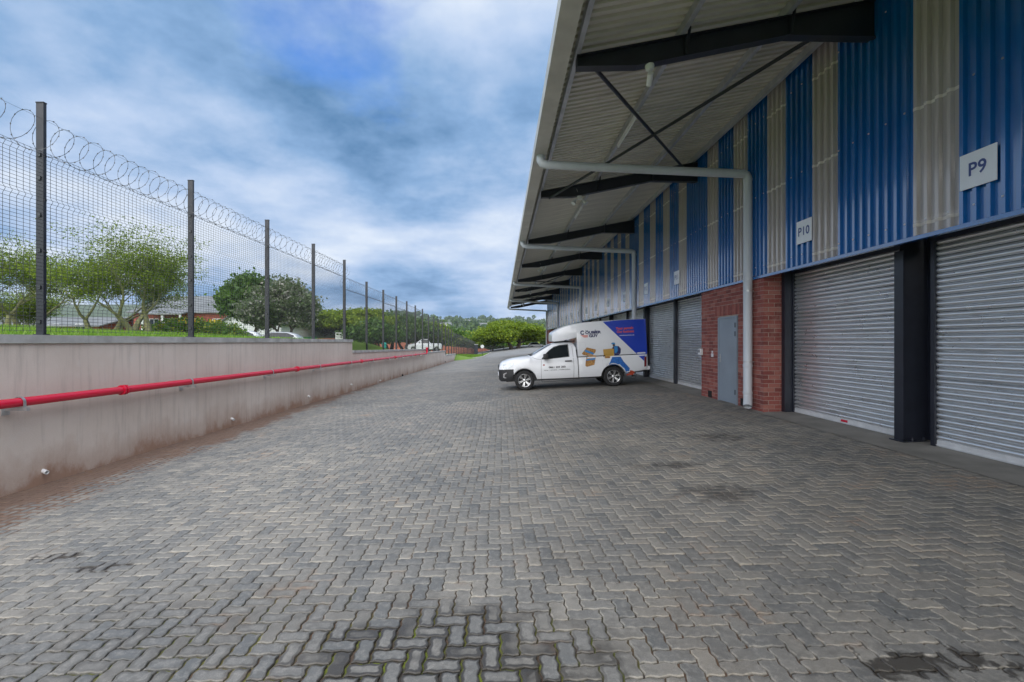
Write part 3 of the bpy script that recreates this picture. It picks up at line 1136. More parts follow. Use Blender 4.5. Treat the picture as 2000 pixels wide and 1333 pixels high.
# rafters (I sections, deeper at the wall)
for k in range(0, 11):
    y = Y0 + PITCH * k
    top = [(1.085, 5.735), (5.80, 6.631)]
    bot = [(1.085, 5.57), (1.93, 5.585), (4.07, 6.017), (5.80, 5.985)]
    r = WB()
    r.prism([(1.085, 5.745), (5.80, sof(5.8) - 0.14), (5.80, 5.985), (4.07, 6.017), (1.93, 5.585), (1.085, 5.57)], 1, y - 0.006, y + 0.006)
    for (a, b) in zip(bot[:-1], bot[1:]):
        r.prism([(a[0], a[1]), (b[0], b[1]), (b[0], b[1] + 0.012), (a[0], a[1] + 0.012)], 1, y - 0.075, y + 0.075)
    r.prism([(1.085, 5.725), (5.8, sof(5.8) - 0.155), (5.8, sof(5.8) - 0.142), (1.085, 5.738)], 1, y - 0.075, y + 0.075)
    r.box((1.075, y - 0.08, 5.56), (1.084, y + 0.08, 5.75))
    for x in (2.576, 4.07):
        zb = np.interp(x, [b[0] for b in bot], [b[1] for b in bot])
        r.box((x + 0.04, y - 0.075, zb + 0.013), (x + 0.052, y + 0.075, sof(x) - 0.16))
        r.box((x - 0.03, y + 0.012, sof(x) - 0.30), (x + 0.03, y + 0.02, sof(x) - 0.02))
        r.tube([(x + 0.1, y - 0.07, sof(x) - 0.02), (x + 0.05, y - 0.07, zb + 0.03)], 0.022, 6)
    r.build('rafter', MATS['steel_dark'])
# diagonal bracing in the first, fourth and seventh bays in view
for k in (2, 6, 8):
    ya, yb = Y0 + PITCH * k, Y0 + PITCH * (k + 1)
    for xa, xb in ((1.3, 5.0), (5.0, 1.3)):
        WB().tube([(xa, ya + 0.02, sof(xa) - 0.27), (xb, yb - 0.02, sof(xb) - 0.27 - (0.03 if xa < xb else 0.09))], 0.032, 8).build('brace_rod', MATS['steel_dark'], smooth=40)
# columns
for k in range(0, 11):
    y = Y0 + PITCH * k
    c = WB()
    for x in (5.70, 6.105):
        c.box((x, y - 0.078, 0.05), (x + 0.016, y + 0.078, 6.3 if x > 5.8 else ZB - 0.06))
    c.box((5.716, y - 0.006, 0.05), (6.105, y + 0.006, 6.3))
    c.box((5.64, y - 0.13, 0.0), (6.16, y + 0.13, 0.255))if False else None
    if k == 2:
        c.box((5.66, y - 0.12, 0.235), (6.16, y + 0.12, 0.25))
        for dx in (0.12, 0.28):
            c.tube([(5.70 + dx, y - 0.09, 0.24), (5.70 + dx, y - 0.09, 0.30)], 0.014, 6)
    c.build('column', MATS['steel_dark'])

# interior shell so that daylight behaves inside
sh = WB()
sh.box((15.9, Y0 - 0.6, 0), (16.1, Y1, 9.0))
sh.box((5.36, Y1 - 0.0, 0.0), (16.0, Y1 + 0.12, sof(5.36)))
sh.box((5.36, Y0 - 0.8, 0.0), (16.0, Y0 - 0.68, sof(5.36)))
sh.box((6.2, Y0 - 0.6, 0.10), (15.9, Y1, 0.20))
sh.build('inner_shell', MATS['inside'])

# roller doors
slat_prof = [(0.0, 0.0), (-0.013, 0.007), (-0.022, 0.022), (-0.0235, 0.038), (-0.015, 0.056), (-0.002, 0.064), (0.014, 0.066), (0.016, 0.0748)]


def slat(length):
    mb = MB()
    n = len(slat_prof)
    mb.add([(x, y, z) for y in (0, length) for (x, z) in slat_prof], [(i, i + 1, n + i + 1, n + i) for i in range(n - 1)])
    return mb


def roller_door(ya, yb, near, sticker=False):
    z0 = 0.245
    nsl = 37
    d = WB().box((RX - 0.05, ya - 0.05, 3.02), (RX + 0.30, yb + 0.05, 3.45)).build('roller_door', MATS['steel_dark'])
    for a_, b_ in ((ya - 0.05, ya + 0.012), (yb - 0.012, yb + 0.05)):
        WB().box((RX - 0.05, a_, z0 - 0.01), (RX + 0.05, b_, 3.018)).build('guide_rail', MATS['steel_dark'], d)
    rl = WB()
    rl.box((RX - 0.022, ya + 0.014, z0), (RX + 0.018, yb - 0.014, z0 + 0.088))
    rl.box((RX - 0.034, ya + 0.014, z0 + 0.014), (RX - 0.023, yb - 0.014, z0 + 0.024))
    rb = rl.build('bottom_rail', [MATS['alu']], d)
    gs = WB()
    gs.box((RX - 0.02, ya + 0.014, z0 - 0.03), (RX + 0.015, yb - 0.014, z0 - 0.001))
    gs.build('rubber_seal', MATS['rubber'], d)
    if sticker:
        st = WB()
        ym = ya + (yb - ya) * 0.47
        st.box((RX - 0.0245, ym - 0.08, z0 + 0.03), (RX - 0.0225, ym + 0.08, z0 + 0.07))
        st.build('red_sticker', MATS['pipe_red'], d)
    if near:
        s0 = slat(yb - ya - 0.02).build('slat', MATS['galvanised'], d, 60, fix=False)
        for i in range(nsl):
            s = s0 if i == 0 else s0.copy()
            if i:
                COL.objects.link(s)
            s.location = Vector((RX + random.uniform(-0.002, 0.002), ya + 0.01, z0 + 0.088 + 0.0752 * i)) - WO
            s.rotation_euler.y = random.uniform(-0.05, 0.05)
    else:
        c = WB()
        for i in range(nsl):
            n = len(slat_prof)
            c.add([(RX + x, y, z0 + 0.088 + 0.0752 * i + z) for y in (ya + 0.01, yb - 0.01) for (x, z) in slat_prof], [(q, q + 1, n + q + 1, n + q) for q in range(n - 1)])
        c.build('slat_curtain', MATS['galvanised'], d, 60, fix=False)
    return d


BRICK_A, BRICK_B = 9.72, 12.73
roller_door(3.65, 6.46, True)
roller_door(6.95, 9.58, True, True)
bays = []
for k in range(3, 10):
    a = Y0 + PITCH * k
    bays.append((a + 0.14, a + PITCH / 2 - 0.09))
    if k < 9:
        bays.append((a + PITCH / 2 + 0.09, a + PITCH - 0.14))
for a, b in bays:
    roller_door(a, b, False)
for k in [0, 1]:
    a = Y0 + PITCH * k
    if k == 0:
        roller_door(a + 0.14, a + PITCH / 2 - 0.09, False)
        roller_door(a + PITCH / 2 + 0.09, a + PITCH - 0.14, False)
    else:
        roller_door(a + 0.14, a + PITCH / 2 - 0.09, False)
for k in range(1, 10):
    if k == 2:
        continue
    a = Y0 + PITCH * k + PITCH / 2
    WB().box((RX - 0.10, a - 0.07, 0.1), (RX + 0.1, a + 0.07, 3.3)).build('mullion', MATS['steel_dark'])
WB().box((RX - 0.20, BRICK_A - 0.115, 0.1), (RX + 0.1, BRICK_A - 0.004, 3.2)).build('mullion', MATS['steel_dark'])
WB().box((RX - 0.06, BRICK_B + 0.004, 0.1), (RX + 0.1, BRICK_B + 0.2, 3.2)).build('mullion', MATS['steel_dark'])

# brick panel: mortar body, each brick proud of it
DY0, DY1, DZ1 = 10.79, 11.68, 2.245
body = WB()
body.box((BX + 0.006, BRICK_A + 0.006, 0.0), (RX + 0.05, BRICK_B - 0.006, 3.10))
bw = body.build('brick_wall', MATS['mortar'])
BL, BW_, CH = 0.222, 0.106, 0.0866
bricks = []
zb0 = 0.20
nc = 33
c0_ = math.ceil((DZ1 - zb0) / CH)
SOLD = (c0_, c0_ + 1, c0_ + 2)
for c in range(nc):
    z = zb0 + c * CH
    z2 = min(z + CH - 0.010, ZB + 0.04)
    odd = c % 2
    # front face
    y = BRICK_A if not odd else BRICK_A + BW_ + 0.010
    if odd:
        pass
    while y < BRICK_B - 0.02:
        ye = min(y + BL, BRICK_B)
        segs = [(y, ye)]
        if z < DZ1 + 0.02:
            segs = []
            if y < DY0 - 0.04:
                segs.append((y, min(ye, DY0 - 0.03)))
            if ye > DY1 + 0.04:
                segs.append((max(y, DY1 + 0.03), ye))
        soldier = c in SOLD and DY0 - 0.2 < (y + ye) / 2 < DY1 + 0.2
        if not soldier:
            for (p, q) in segs:
                if q - p > 0.02:
                    bricks.append(('f', p, q, z, z2))
        y = ye + 0.010
    # return face, seen from the camera
    x = BX if odd else BX + BW_ + 0.010
    while x < RX - 0.06:
        xe = min(x + (BL if (x > BX or odd) else BL), RX - 0.05)
        if xe - x > 0.02:
            bricks.append(('r', x, xe, z, z2))
        x = xe + 0.010
y = DY0 - 0.25
while y < DY1 + 0.2:
    bricks.append(('f', y, y + 0.075, zb0 + c0_ * CH, zb0 + (c0_ + 3) * CH - 0.012))
    y += 0.0866
rest = WB()
cnt = 0
bricks.sort(key=lambda b: (0 if b[0] == 'r' else 1, b[1]))
unit = MB().bbox((-0.5, -0.5, -0.5), (0.5, 0.5, 0.5), 0.03)
udata = {}


def brick_mesh(dx, dy, dz):
    key = (round(dx, 3), round(dy, 3), round(dz, 3))
    if key not in udata:
        o = MB().bbox((-dx / 2, -dy / 2, -dz / 2), (dx / 2, dy / 2, dz / 2), 0.003)
        me = bpy.data.meshes.new('brick')
        me.from_pydata(o.v, [], o.f)
        me.materials.append(MATS['brick_unit'])
        udata[key] = me
    return udata[key]


def brick_unit_mat():
    m, t, p, out = new_mat('brick_unit')
    g = t.nodes.new('ShaderNodeNewGeometry')
    oi = t.nodes.new('ShaderNodeObjectInfo')
    r = mth(t, 'FRACT', mth(t, 'ADD', g.outputs['Random Per Island'], mth(t, 'MULTIPLY', oi.outputs['Random'], 5.7)))
    c = ramp(t, r, [(0.0, (0.19, 0.050, 0.043)), (0.4, (0.27, 0.070, 0.058)), (0.8, (0.32, 0.092, 0.074)), (1.0, (0.37, 0.15, 0.12))])
    c = mix(t, ramp(t, noise(t, g.outputs['Position'], 9, 6, 0.7), [(0.5, 0.0), (0.75, 0.5)]), c, (0.40, 0.24, 0.20))
    c = mix(t, ramp(t, noise(t, g.outputs['Position'], 60, 3, 0.7), [(0.3, 0.4), (0.45, 0.0)]), c, (0.12, 0.04, 0.035))
    t.links.new(c, p.inputs['Base Color'])
    p.inputs['Roughness'].default_value = 0.82
    b = t.nodes.new('ShaderNodeBump')
    b.inputs['Strength'].default_value = 0.4
    b.inputs['Distance'].default_value = 0.004
    t.links.new(noise(t, g.outputs['Position'], 130, 4), b.inputs['Height'])
    t.links.new(b.outputs[0], p.inputs['Normal'])


brick_unit_mat()
for (f, p, q, z, z2) in bricks:
    out_ = random.uniform(-0.002, 0.002)
    if f == 'f':
        if abs(p - BRICK_A) < 1e-6:
            ctr, dim = (BX + out_ + 0.05, (p + q) / 2, (z + z2) / 2), (0.100, q - p, z2 - z)
        else:
            ctr, dim = (BX + out_ + 0.05, (p + q) / 2, (z + z2) / 2), (0.100, q - p, z2 - z)
    else:
        ctr, dim = ((p + q) / 2, BRICK_A + out_ + 0.05, (z + z2) / 2), (q - p, 0.100, z2 - z)
    if cnt < 300:
        o = link('brick', brick_mesh(*dim), bw)
        o.location = Vector(ctr) - WO
        cnt += 1
    else:
        rest.bbox([ctr[i] - dim[i] / 2 for i in range(3)], [ctr[i] + dim[i] / 2 for i in range(3)], 0.003)
rb = rest.build('brick_courses', MATS['brick_unit'], bw, fix=False)
tag(rb, kind='stuff')
# plain brick pier at the far end
WB().box((BX + 0.01, Y1 - PITCH / 2 + 0.1, 0.0), (RX, Y1 - 0.01, 3.05)).build('end_pier', MATS['far_brick'])

# grey steel door with frame and hinges
d = WB()
d.box((BX - 0.022, DY0 + 0.04, 0.235), (BX + 0.02, DY1 - 0.04, DZ1 - 0.045))
dr = d.build('steel_door', MATS['grey_door'])
fr = WB()
fr.box((BX - 0.030, DY0 - 0.025, 0.21), (BX + 0.03, DY0 + 0.036, DZ1))
fr.box((BX - 0.030, DY1 - 0.036, 0.21), (BX + 0.03, DY1 + 0.025, DZ1))
fr.box((BX - 0.028, DY0 + 0.036, DZ1 - 0.04), (BX + 0.03, DY1 - 0.036, DZ1))
fr.build('door_frame', MATS['grey_door'], dr)
for z in (0.45, 1.78, 1.98):
    WB().tube([(BX - 0.036, DY0 + 0.036, z), (BX - 0.036, DY0 + 0.036, z + 0.11)], 0.011, 8).build('hinge', MATS['steel_dark'], dr)
h = WB()
h.box((BX - 0.030, DY1 - 0.12, 1.16), (BX - 0.022, DY1 - 0.075, 1.36))
h.tube([(BX - 0.03, DY1 - 0.098, 1.27), (BX - 0.07, DY1 - 0.098, 1.27), (BX - 0.07, DY1 - 0.20, 1.27)], 0.009, 8)
h.build('handle', MATS['zinc'], dr, 40)
for y in (12.2, 10.53):
    v = WB()
    v.box((BX - 0.012, y - 0.10, 0.235), (BX + 0.03, y + 0.10, 0.40))
    v.build('floor_vent', MATS['void'])
kp = WB()
kp.bbox((BX - 0.075, BRICK_B - 0.11, 1.30), (BX - 0.003, BRICK_B + 0.05, 1.47), 0.012)
kp = kp.build('door_control_box', MATS['pvc_white'])
WB().box((BX - 0.078, BRICK_B - 0.06, 1.37), (BX - 0.0745, BRICK_B + 0.01, 1.44)).build('button_panel', MATS['steel_dark'], kp)
pp = WB()
pp.box((BX - 0.008, 12.0, 1.27), (BX - 0.0045, 12.13, 1.36))
pp.box((BX - 0.008, 12.02, 1.375), (BX - 0.0045, 12.10, 1.425))
pp.build('notice_paper', MATS['paper'])
WB().box((BX - 0.008, 10.38, 1.27), (BX - 0.0045, 10.50, 1.40)).build('notice_paper', MATS['paper'])

# downpipes with swan-neck from the gutter
for y, full in ((10.10, 1), (18.75, 1), (31.3, 1), (44.0, 1), (55.2, 1), (-2.3, 1)):
    px_ = 5.222
    mb = WB()
    rr = 0.088
    mb.tube([(0.83, y, 5.61), (0.83, y, 5.50), (0.86, y, 5.44), (0.95, y, 5.41), (3.0, y, 5.31), (px_ - 0.10, y, 5.215), (px_ - 0.03, y, 5.19), (px_, y, 5.12), (px_, y, 4.9), (px_, y, 0.53), (px_ - 0.012, y - 0.03, 0.46), (px_ - 0.075, y - 0.14, 0.30)], rr, 18, cap=False)
    mb.tube([(px_ - 0.075, y - 0.14, 0.30), (px_ - 0.02, y - 0.04, 0.44)], rr * 0.88, 18, cap=False)
    dp = mb.build('downpipe', MATS['pvc_grey'], smooth=50)
    for z in (5.06, 2.95, 1.12, 0.55):
        WB().lathe([(rr, 0), (rr + 0.008, 0.002), (rr + 0.008, 0.05), (rr, 0.052)], (px_, y, z), (0, 0, 1), 18).build('pipe_socket', MATS['pvc_grey'], dp, 40)
    for z in (2.72, 1.22):
        b = WB()
        b.lathe([(rr + 0.001, 0), (rr + 0.004, 0), (rr + 0.004, 0.022), (rr + 0.001, 0.022)], (px_, y, z), (0, 0, 1), 18)
        b.box((px_ + rr - 0.004, y - 0.012, z), (BX + 0.01, y + 0.012, z + 0.02))
        b.build('pipe_clip', MATS['zinc'], dp, 40)

# unit number boards on the cladding
num = 9
YS = [5.29, 8.33] + [14.38 + 3.065 * i for i in range(12)]
for i, y in enumerate(YS):
    e = empty('unit_sign', (SX - 0.012, y, 3.59))
    txt = 'P%d' % (9 + i)
    words = {0: 'large white number board reading P9 above the nearest roller door',
             1: 'white number board reading P10 above the second roller door'}
    tag(e, words.get(i, 'white number board reading %s high on the blue cladding' % txt), 'sign', 'white unit number boards along the cladding')
    MB().bbox((-0.012, -0.205, -0.20), (0.0, 0.205, 0.20), 0.003).build('board', MATS['sign_white'], e)
    vs, fs = text_mesh(txt, 0.205, 0.004, spacing=1.05)
    lb = MB()
    lb.add([(-0.0145, -a_, b_) for a_, b_ in vs], fs)
    lb.build('lettering', MATS['sign_blue'], e, fix=False)

# tube lights on the second purlin
for k in range(-1, 8):
    y = 9.02 + PITCH * k
    e = empty('tube_light', (2.576, y + 0.75, sof(2.576) - 0.14))
    where = 'between first and second rafter' if k == 0 else 'under the eave, rafter bay %d from the camera' % (k + 1)
    tag(e, {-1: 'white tube light under the eave just overhead of the camera', 0: 'white tube light under the eave crossed by the bracing rod', 1: 'white tube light under the eave beyond the first swan-neck downpipe'}.get(k, 'small white tube light under the eave, %s along from the camera' % ['third', 'fourth', 'fifth', 'sixth', 'seventh', 'eighth'][(k - 2) % 6]), 'light', 'tube lights under the eave')
    MB().bbox((-0.03, -0.75, -0.05), (0.03, 0.75, 0.0), 0.006).build('batten', MATS['tube_white'], e)
    MB().tube([(0, -0.72, -0.075), (0, 0.72, -0.075)], 0.018, 10).build('tube', MATS['tube_white'], e, 40)

# security lights / cameras under the rafters
for k, twin in ((2, 0), (3, 1), (5, 1), (7, 1), (9, 1)):
    y = Y0 + PITCH * k
    x = 2.12
    zb_ = np.interp(x, [1.085, 1.93, 4.07], [5.57, 5.585, 6.017])
    e = empty('security_camera' if not twin else 'flood_lamp', (x, y - 0.02, zb_ - 0.002))
    if not twin:
        tag(e, 'white security camera hanging under the nearest black rafter', 'camera')
        MB().lathe([(0, 0), (0.062, 0), (0.066, -0.03), (0.05, -0.075), (0.02, -0.085), (0, -0.085)], (0, 0, 0), (0, 0, 1), 18).build('mount', MATS['pvc_white'], e, 50)
        MB().tube([(0, 0, -0.08), (0.005, 0, -0.15)], 0.014, 8).build('arm', MATS['pvc_white'], e, 40)
        c = MB()
        c.tube([(0.0, -0.05, -0.145), (0.02, 0.10, -0.235)], 0.042, 14)
        c.build('camera_body', MATS['pvc_white'], e, 40)
        MB().tube([(0.0203, 0.1025, -0.2365), (0.0208, 0.106, -0.2388)], 0.032, 12).build('lens', MATS['car_glass'], e)
    else:
        tag(e, {3: 'white twin flood lamps under the second black rafter', 5: 'white twin flood lamps under the fourth black rafter'}.get(k, 'tiny white twin flood lamps under the %s black rafter' % {7: 'sixth', 9: 'eighth'}.get(k)), 'lamp', 'twin flood lamps under the rafters')
        MB().bbox((-0.06, -0.04, -0.10), (0.06, 0.04, 0.0), 0.01).build('mount', MATS['pvc_white'], e)
        for s in (-1, 1):
            c = MB()
            c.tube([(s * 0.06, 0, -0.09), (s * 0.11, -0.01, -0.14)], 0.014, 8)
            c.lathe([(0.0, 0), (0.035, 0), (0.062, 0.13), (0.055, 0.13), (0.0, 0.11)], (s * 0.11, 0.0, -0.12), (s * 0.5, -0.3, -0.8), 14)
            c.build('lamp_head', MATS['pvc_white'], e, 40)
        MB().tube([(-0.02, 0.03, 0), (-0.05, 0.02, 0.12), (-0.08, 0.02, 0.2)], 0.008, 6).build('cable', MATS['pvc_white'], e)

# ------------------------------------------------------------------ lofted vehicles
def loft(stations, pred=None, cap=(True, True)):
    """stations: list of (u, half-section [(v, z), ...] from bottom centre to top centre). Returns two MBs split by pred."""
    n = len(stations[0][1])
    ring = []
    for u, h in stations:
        ring.append([(u, -v, z) for v, z in h] + [(u, v, z) for v, z in reversed(h)])
    k = 2 * n
    V = [p for r in ring for p in r]
    F = []
    for i in range(len(ring) - 1):
        for j in range(k):
            j2 = (j + 1) % k
            F.append((i * k + j, i * k + j2, (i + 1) * k + j2, (i + 1) * k + j))
    if cap[0]:
        F.append(tuple(range(k)))
    if cap[1]:
        F.append(tuple((len(ring) - 1) * k + j for j in reversed(range(k))))
    A, B = MB(), MB()
    for f in F:
        c = sum((Vector(V[i]) for i in f), Vector()) / len(f)
        t = B if (pred and pred(c)) else A
        t.add([V[i] for i in f], [tuple(range(len(f)))])
    return A, B


def weld(o, smooth=35):
    bm = bmesh.new()
    bm.from_mesh(o.data)
    bmesh.ops.remove_doubles(bm, verts=bm.verts, dist=0.0004)
    bmesh.ops.dissolve_degenerate(bm, edges=bm.edges, dist=0.0002)
    bmesh.ops.recalc_face_normals(bm, faces=bm.faces)
    bm.to_mesh(o.data)
    bm.free()
    o.data.polygons.foreach_set('use_smooth', [True] * len(o.data.polygons))
    o.data.set_sharp_from_angle(angle=math.radians(smooth))
    return o


def wheel(parent, c, r, wd, side, alloy=True):
    """side -1: outer face towards -v"""
    t = MB()
    prof = [(r * 0.66, -wd / 2), (r * 0.90, -wd / 2), (r * 0.97, -wd / 2 + 0.02), (r, -wd / 2 + 0.05), (r, wd / 2 - 0.05), (r * 0.97, wd / 2 - 0.02), (r * 0.90, wd / 2), (r * 0.66, wd / 2)]
    t.lathe(prof, c, (0, 1, 0), 36)
    tyre = t.build('wheel', MATS['rubber'], parent, 40)
    rim = MB()
    o = side * wd / 2
    rim.lathe([(r * 0.675, o * 1.0), (r * 0.64, o * 1.02), (r * 0.61, o * 0.9), (r * 0.58, -o * 0.2), (0.0, -o * 0.25)], c, (0, 1, 0), 36, 1)
    rim.lathe([(r * 0.675, o * 0.98), (r * 0.655, o * 1.04), (r * 0.61, o * 0.96)], c, (0, 1, 0), 36, 0)
    for k in range(6):
        for d in (-0.13, 0.13):
            a = 2 * PI * k / 6 + 0.3
            p0 = Vector(c) + Vector((math.cos(a + d * 0.9) * r * 0.62, o * 0.96, math.sin(a + d * 0.9) * r * 0.62))
            p1 = Vector(c) + Vector((math.cos(a + d * 1.6) * r * 0.12, o * 0.82, math.sin(a + d * 1.6) * r * 0.12))
            dv = (p0 - p1).normalized().cross(Vector((0, 1, 0))) * r * 0.040
            ex = Vector((0, -side * 0.02, 0))
            rim.add([p0 - dv, p0 + dv, p1 + dv * 0.8, p1 - dv * 0.8, p0 - dv + ex, p0 + dv + ex, p1 + dv * 0.8 + ex, p1 - dv * 0.8 + ex],
                    [(0, 1, 2, 3), (7, 6, 5, 4), (0, 4, 5, 1), (1, 5, 6, 2), (2, 6, 7, 3), (3, 7, 4, 0)], 0)
    rim.lathe([(0.0, o * 0.92), (r * 0.12, o * 0.90), (r * 0.17, o * 0.80), (r * 0.17, o * 0.5)], c, (0, 1, 0), 16, 0)
    rim.build('rim', [MATS['alloy'], MATS['black_plastic']], tyre, 40)
    return tyre


class Projector:
    """lays flat prints, glass and seams on a vehicle's side by casting onto its surface"""

    def __init__(s, objs, side=-1):
        V, F = [], []
        for o in objs:
            b = len(V)
            V += [v.co.copy() for v in o.data.vertices]
            F += [[i + b for i in p.vertices] for p in o.data.polygons]
        s.bvh = BVHTree.FromPolygons(V, F)

    def hit(s, u, z, side, lift):
        loc, nrm, _, _ = s.bvh.ray_cast(Vector((u, side * 3.0, z)), Vector((0, -side, 0)))
        if loc is None:
            return Vector((u, side * 0.86, z))
        return Vector((u, loc.y + side * lift, z))

    def poly(s, mb, pts, lift=0.004, side=-1, step=0.06, mi=0):
        P = [Vector(p) for p in pts]
        us = [p.x for p in P]
        zs = [p.y for p in P]
        dense = []
        for a, b in zip(P, P[1:] + P[:1]):
            n = max(1, int((b - a).length / step))
            dense += [a.lerp(b, i / n) for i in range(n)]
        nb = len(dense)
        inner = [Vector((u, z)) for u in np.arange(min(us) + step / 2, max(us), step) for z in np.arange(min(zs) + step / 2, max(zs), step)]
        vs, es, fs, *_ = delaunay_2d_cdt(dense + inner, [], [list(range(nb))], 1, 1e-5)
        used = sorted({i for f in fs for i in f})
        new = {o: n for n, o in enumerate(used)}
        mb.add([s.hit(vs[i].x, vs[i].y, side, lift) for i in used], [tuple(new[i] for i in f) for f in fs], mi)

    def line(s, mb, pts, w=0.009, lift=0.0035, side=-1, mi=0):
        P = [Vector(p) for p in pts]
        dn = []
        for a, b in zip(P, P[1:]):
            n = max(1, int((b - a).length / 0.05))
            dn += [a.lerp(b, i / n) for i in range(n)]
        dn.append(P[-1])
        L, R_ = [], []
        for i, p in enumerate(dn):
            d = (dn[min(i + 1, len(dn) - 1)] - dn[max(i - 1, 0)]).normalized()
            nn = Vector((-d.y, d.x)) * w / 2
            L.append(s.hit(*(p + nn), side, lift))
            R_.append(s.hit(*(p - nn), side, lift))
        n = len(L)
        mb.add(L + R_, [(i, i + 1, n + i + 1, n + i) for i in range(n - 1)], mi)

    def text(s, mb, txt, u, z, size, bold=0.0, lift=0.006, side=-1, width=None, slope=0.0, xs=1.0, align='CENTER'):
        vs, fs = text_mesh(txt, size, bold, align)
        if width:
            w0 = max(v[0] for v in vs) - min(v[0] for v in vs)
            xs = width / w0
        d = -side
        mb.add([s.hit(u + d * a * xs, z + b + slope * a * xs, side, lift) for a, b in vs], fs)


# ------------------------------------------------------------------ courier pickup
TH = 0.0454


def L(cx, cy):
    """side-view sketch units (319.5 to the metre, nose-down by 2.6 degrees) to metres on the vehicle's own axes"""
    return (((cx - 475) * 0.999 - (cy - 950) * TH) / 319.5, (-(cx - 475) * TH - (cy - 950) * 0.999) / 319.5)


WB_, WR = 3.03, 0.335
van = empty('courier_pickup', (0.80, 17.03, float(gz(0.8, 17.0)) + 0.004), (0, -0.0465, 0))
tag(van, 'white single cab pickup with tall courier canopy and blue print parked at the roller doors', 'pickup')


def arch(u, c, r, base, r2=None):
    d = abs(u - c)
    if d >= r:
        return base
    return max(base, 0.30 + math.sqrt(r * r - d * d) * (r2 or 1.0))


top_p = [(-0.87, 0.62), (-0.86, 0.80), (-0.82, 0.91), (-0.74, 0.985), (-0.55, 1.05), (-0.34, 1.095), (0.0, 1.13), (0.20, 1.145), (0.34, 1.19), (0.62, 1.345), (0.90, 1.485), (1.02, 1.535), (1.14, 1.568), (1.40, 1.585), (1.62, 1.575), (1.74, 1.54), (1.80, 1.42), (1.83, 1.06)]
wid_p = [(-0.87, 0.56), (-0.84, 0.68), (-0.76, 0.765), (-0.60, 0.82), (-0.30, 0.855), (0.2, 0.868), (1.83, 0.865)]
rf_p = [(-0.87, 0.45), (-0.74, 0.62), (-0.4, 0.72), (0.15, 0.745), (0.40, 0.70), (1.0, 0.615), (1.4, 0.61), (1.74, 0.62), (1.83, 0.74)]
ip = lambda u, t: float(np.interp(u, [a for a, _ in t], [b for _, b in t]))


def cab_section(u):
    zt, w_, wr = ip(u, top_p), ip(u, wid_p), ip(u, rf_p)
    zb = ip(u, [(-0.87, 0.40), (-0.80, 0.33), (-0.5, 0.33), (-0.35, 0.38), (0.5, 0.36), (1.83, 0.355)])
    za = arch(u, 0.0, 0.425, zb, 1.02)
    belt = min(zt - 0.05, ip(u, [(-0.87, 0.8), (0.2, 1.07), (0.3, 1.03), (1.83, 1.05)]))
    za = min(za, belt - 0.15)
    fl = 0.018 * max(0, 1 - abs(u) / 0.55)             # wheel-arch flare
    zm, zn = za + (belt - za) * 0.35, za + (belt - za) * 0.6
    if u < -0.30:                                       # top edge of the dark bumper
        zn = 0.735
        zm = (za + 0.03 + zn) / 2
    pts = [(0.0, zb + 0.05), (w_ - 0.10, max(zb + 0.03, za)), (w_ - 0.015 + fl * 0.6, za), (w_ + 0.004 + fl, za + 0.03), (w_ + 0.012 + fl * 0.6, zm), (w_ + 0.010, zn), (w_ - 0.004, belt - 0.06), (w_ - 0.022, belt - 0.01), (w_ - 0.05, belt + 0.02)]
    t0 = belt + 0.02
    wi = w_ - 0.05
    pts += [(wi + (wr - wi) * 0.35, t0 + (zt - 0.045 - t0) * 0.4), (wi + (wr - wi) * 0.72, t0 + (zt - 0.045 - t0) * 0.78), (wr, zt - 0.045), (wr - 0.06, zt - 0.015), (wr * 0.5, zt - 0.002), (0.0, zt)]
    return pts


us = sorted(set(list(np.linspace(-0.87, -0.5, 20)) + list(np.linspace(-0.5, 0.5, 56)) + list(np.linspace(0.5, 1.83, 42)) + [1.80]))
A, B = loft([(u, cab_section(u)) for u in us], lambda c: c.x < -0.36 and c.z < 0.735)
cab = weld(A.build('cab', MATS['white_paint'], van))
bump = weld(B.build('bumper', MATS['black_plastic'], van))

# load bed
def bed_section(u):
    zb = ip(u, [(1.86, 0.36), (2.55, 0.36), (3.45, 0.44), (4.0, 0.50), (4.16, 0.53), (4.22, 0.62)])
    za = arch(u, WB_, 0.43, zb, 1.03)
    zt = 1.035
    w_ = ip(u, [(1.86, 0.855), (2.0, 0.87), (4.0, 0.87), (4.16, 0.855), (4.22, 0.80)])
    fl = 0.02 * max(0, 1 - abs(u - WB_) / 0.6)
    return [(0.0, zb + 0.05), (w_ - 0.10, max(zb + 0.02, za)), (w_ - 0.012 + fl, za), (w_ + 0.005 + fl, za + 0.03), (w_ + 0.010 + fl * 0.5, za + (zt - za) * 0.4), (w_ + 0.008, za + (zt - za) * 0.7), (w_, zt - 0.03), (w_ - 0.01, zt), (0.0, zt)]


us = sorted(set(list(np.linspace(1.86, 2.55, 12)) + list(np.linspace(2.55, 3.5, 54)) + list(np.linspace(3.5, 4.22, 18))))
A, _ = loft([(u, bed_section(u)) for u in us])
bedo = weld(A.build('load_bed', MATS['white_paint'], van))

# fibreglass canopy that reaches over the cab roof
can_top = [(1.02, 1.84), (1.05, 1.915), (1.12, 1.965), (1.30, 2.065), (1.50, 2.13), (1.80, 2.19), (2.2, 2.225), (2.6, 2.24), (4.14, 2.255), (4.19, 2.235)]
can_w = [(1.02, 0.60), (1.06, 0.66), (1.20, 0.73), (1.40, 0.79), (1.65, 0.835), (1.9, 0.855), (4.14, 0.855), (4.19, 0.84)]


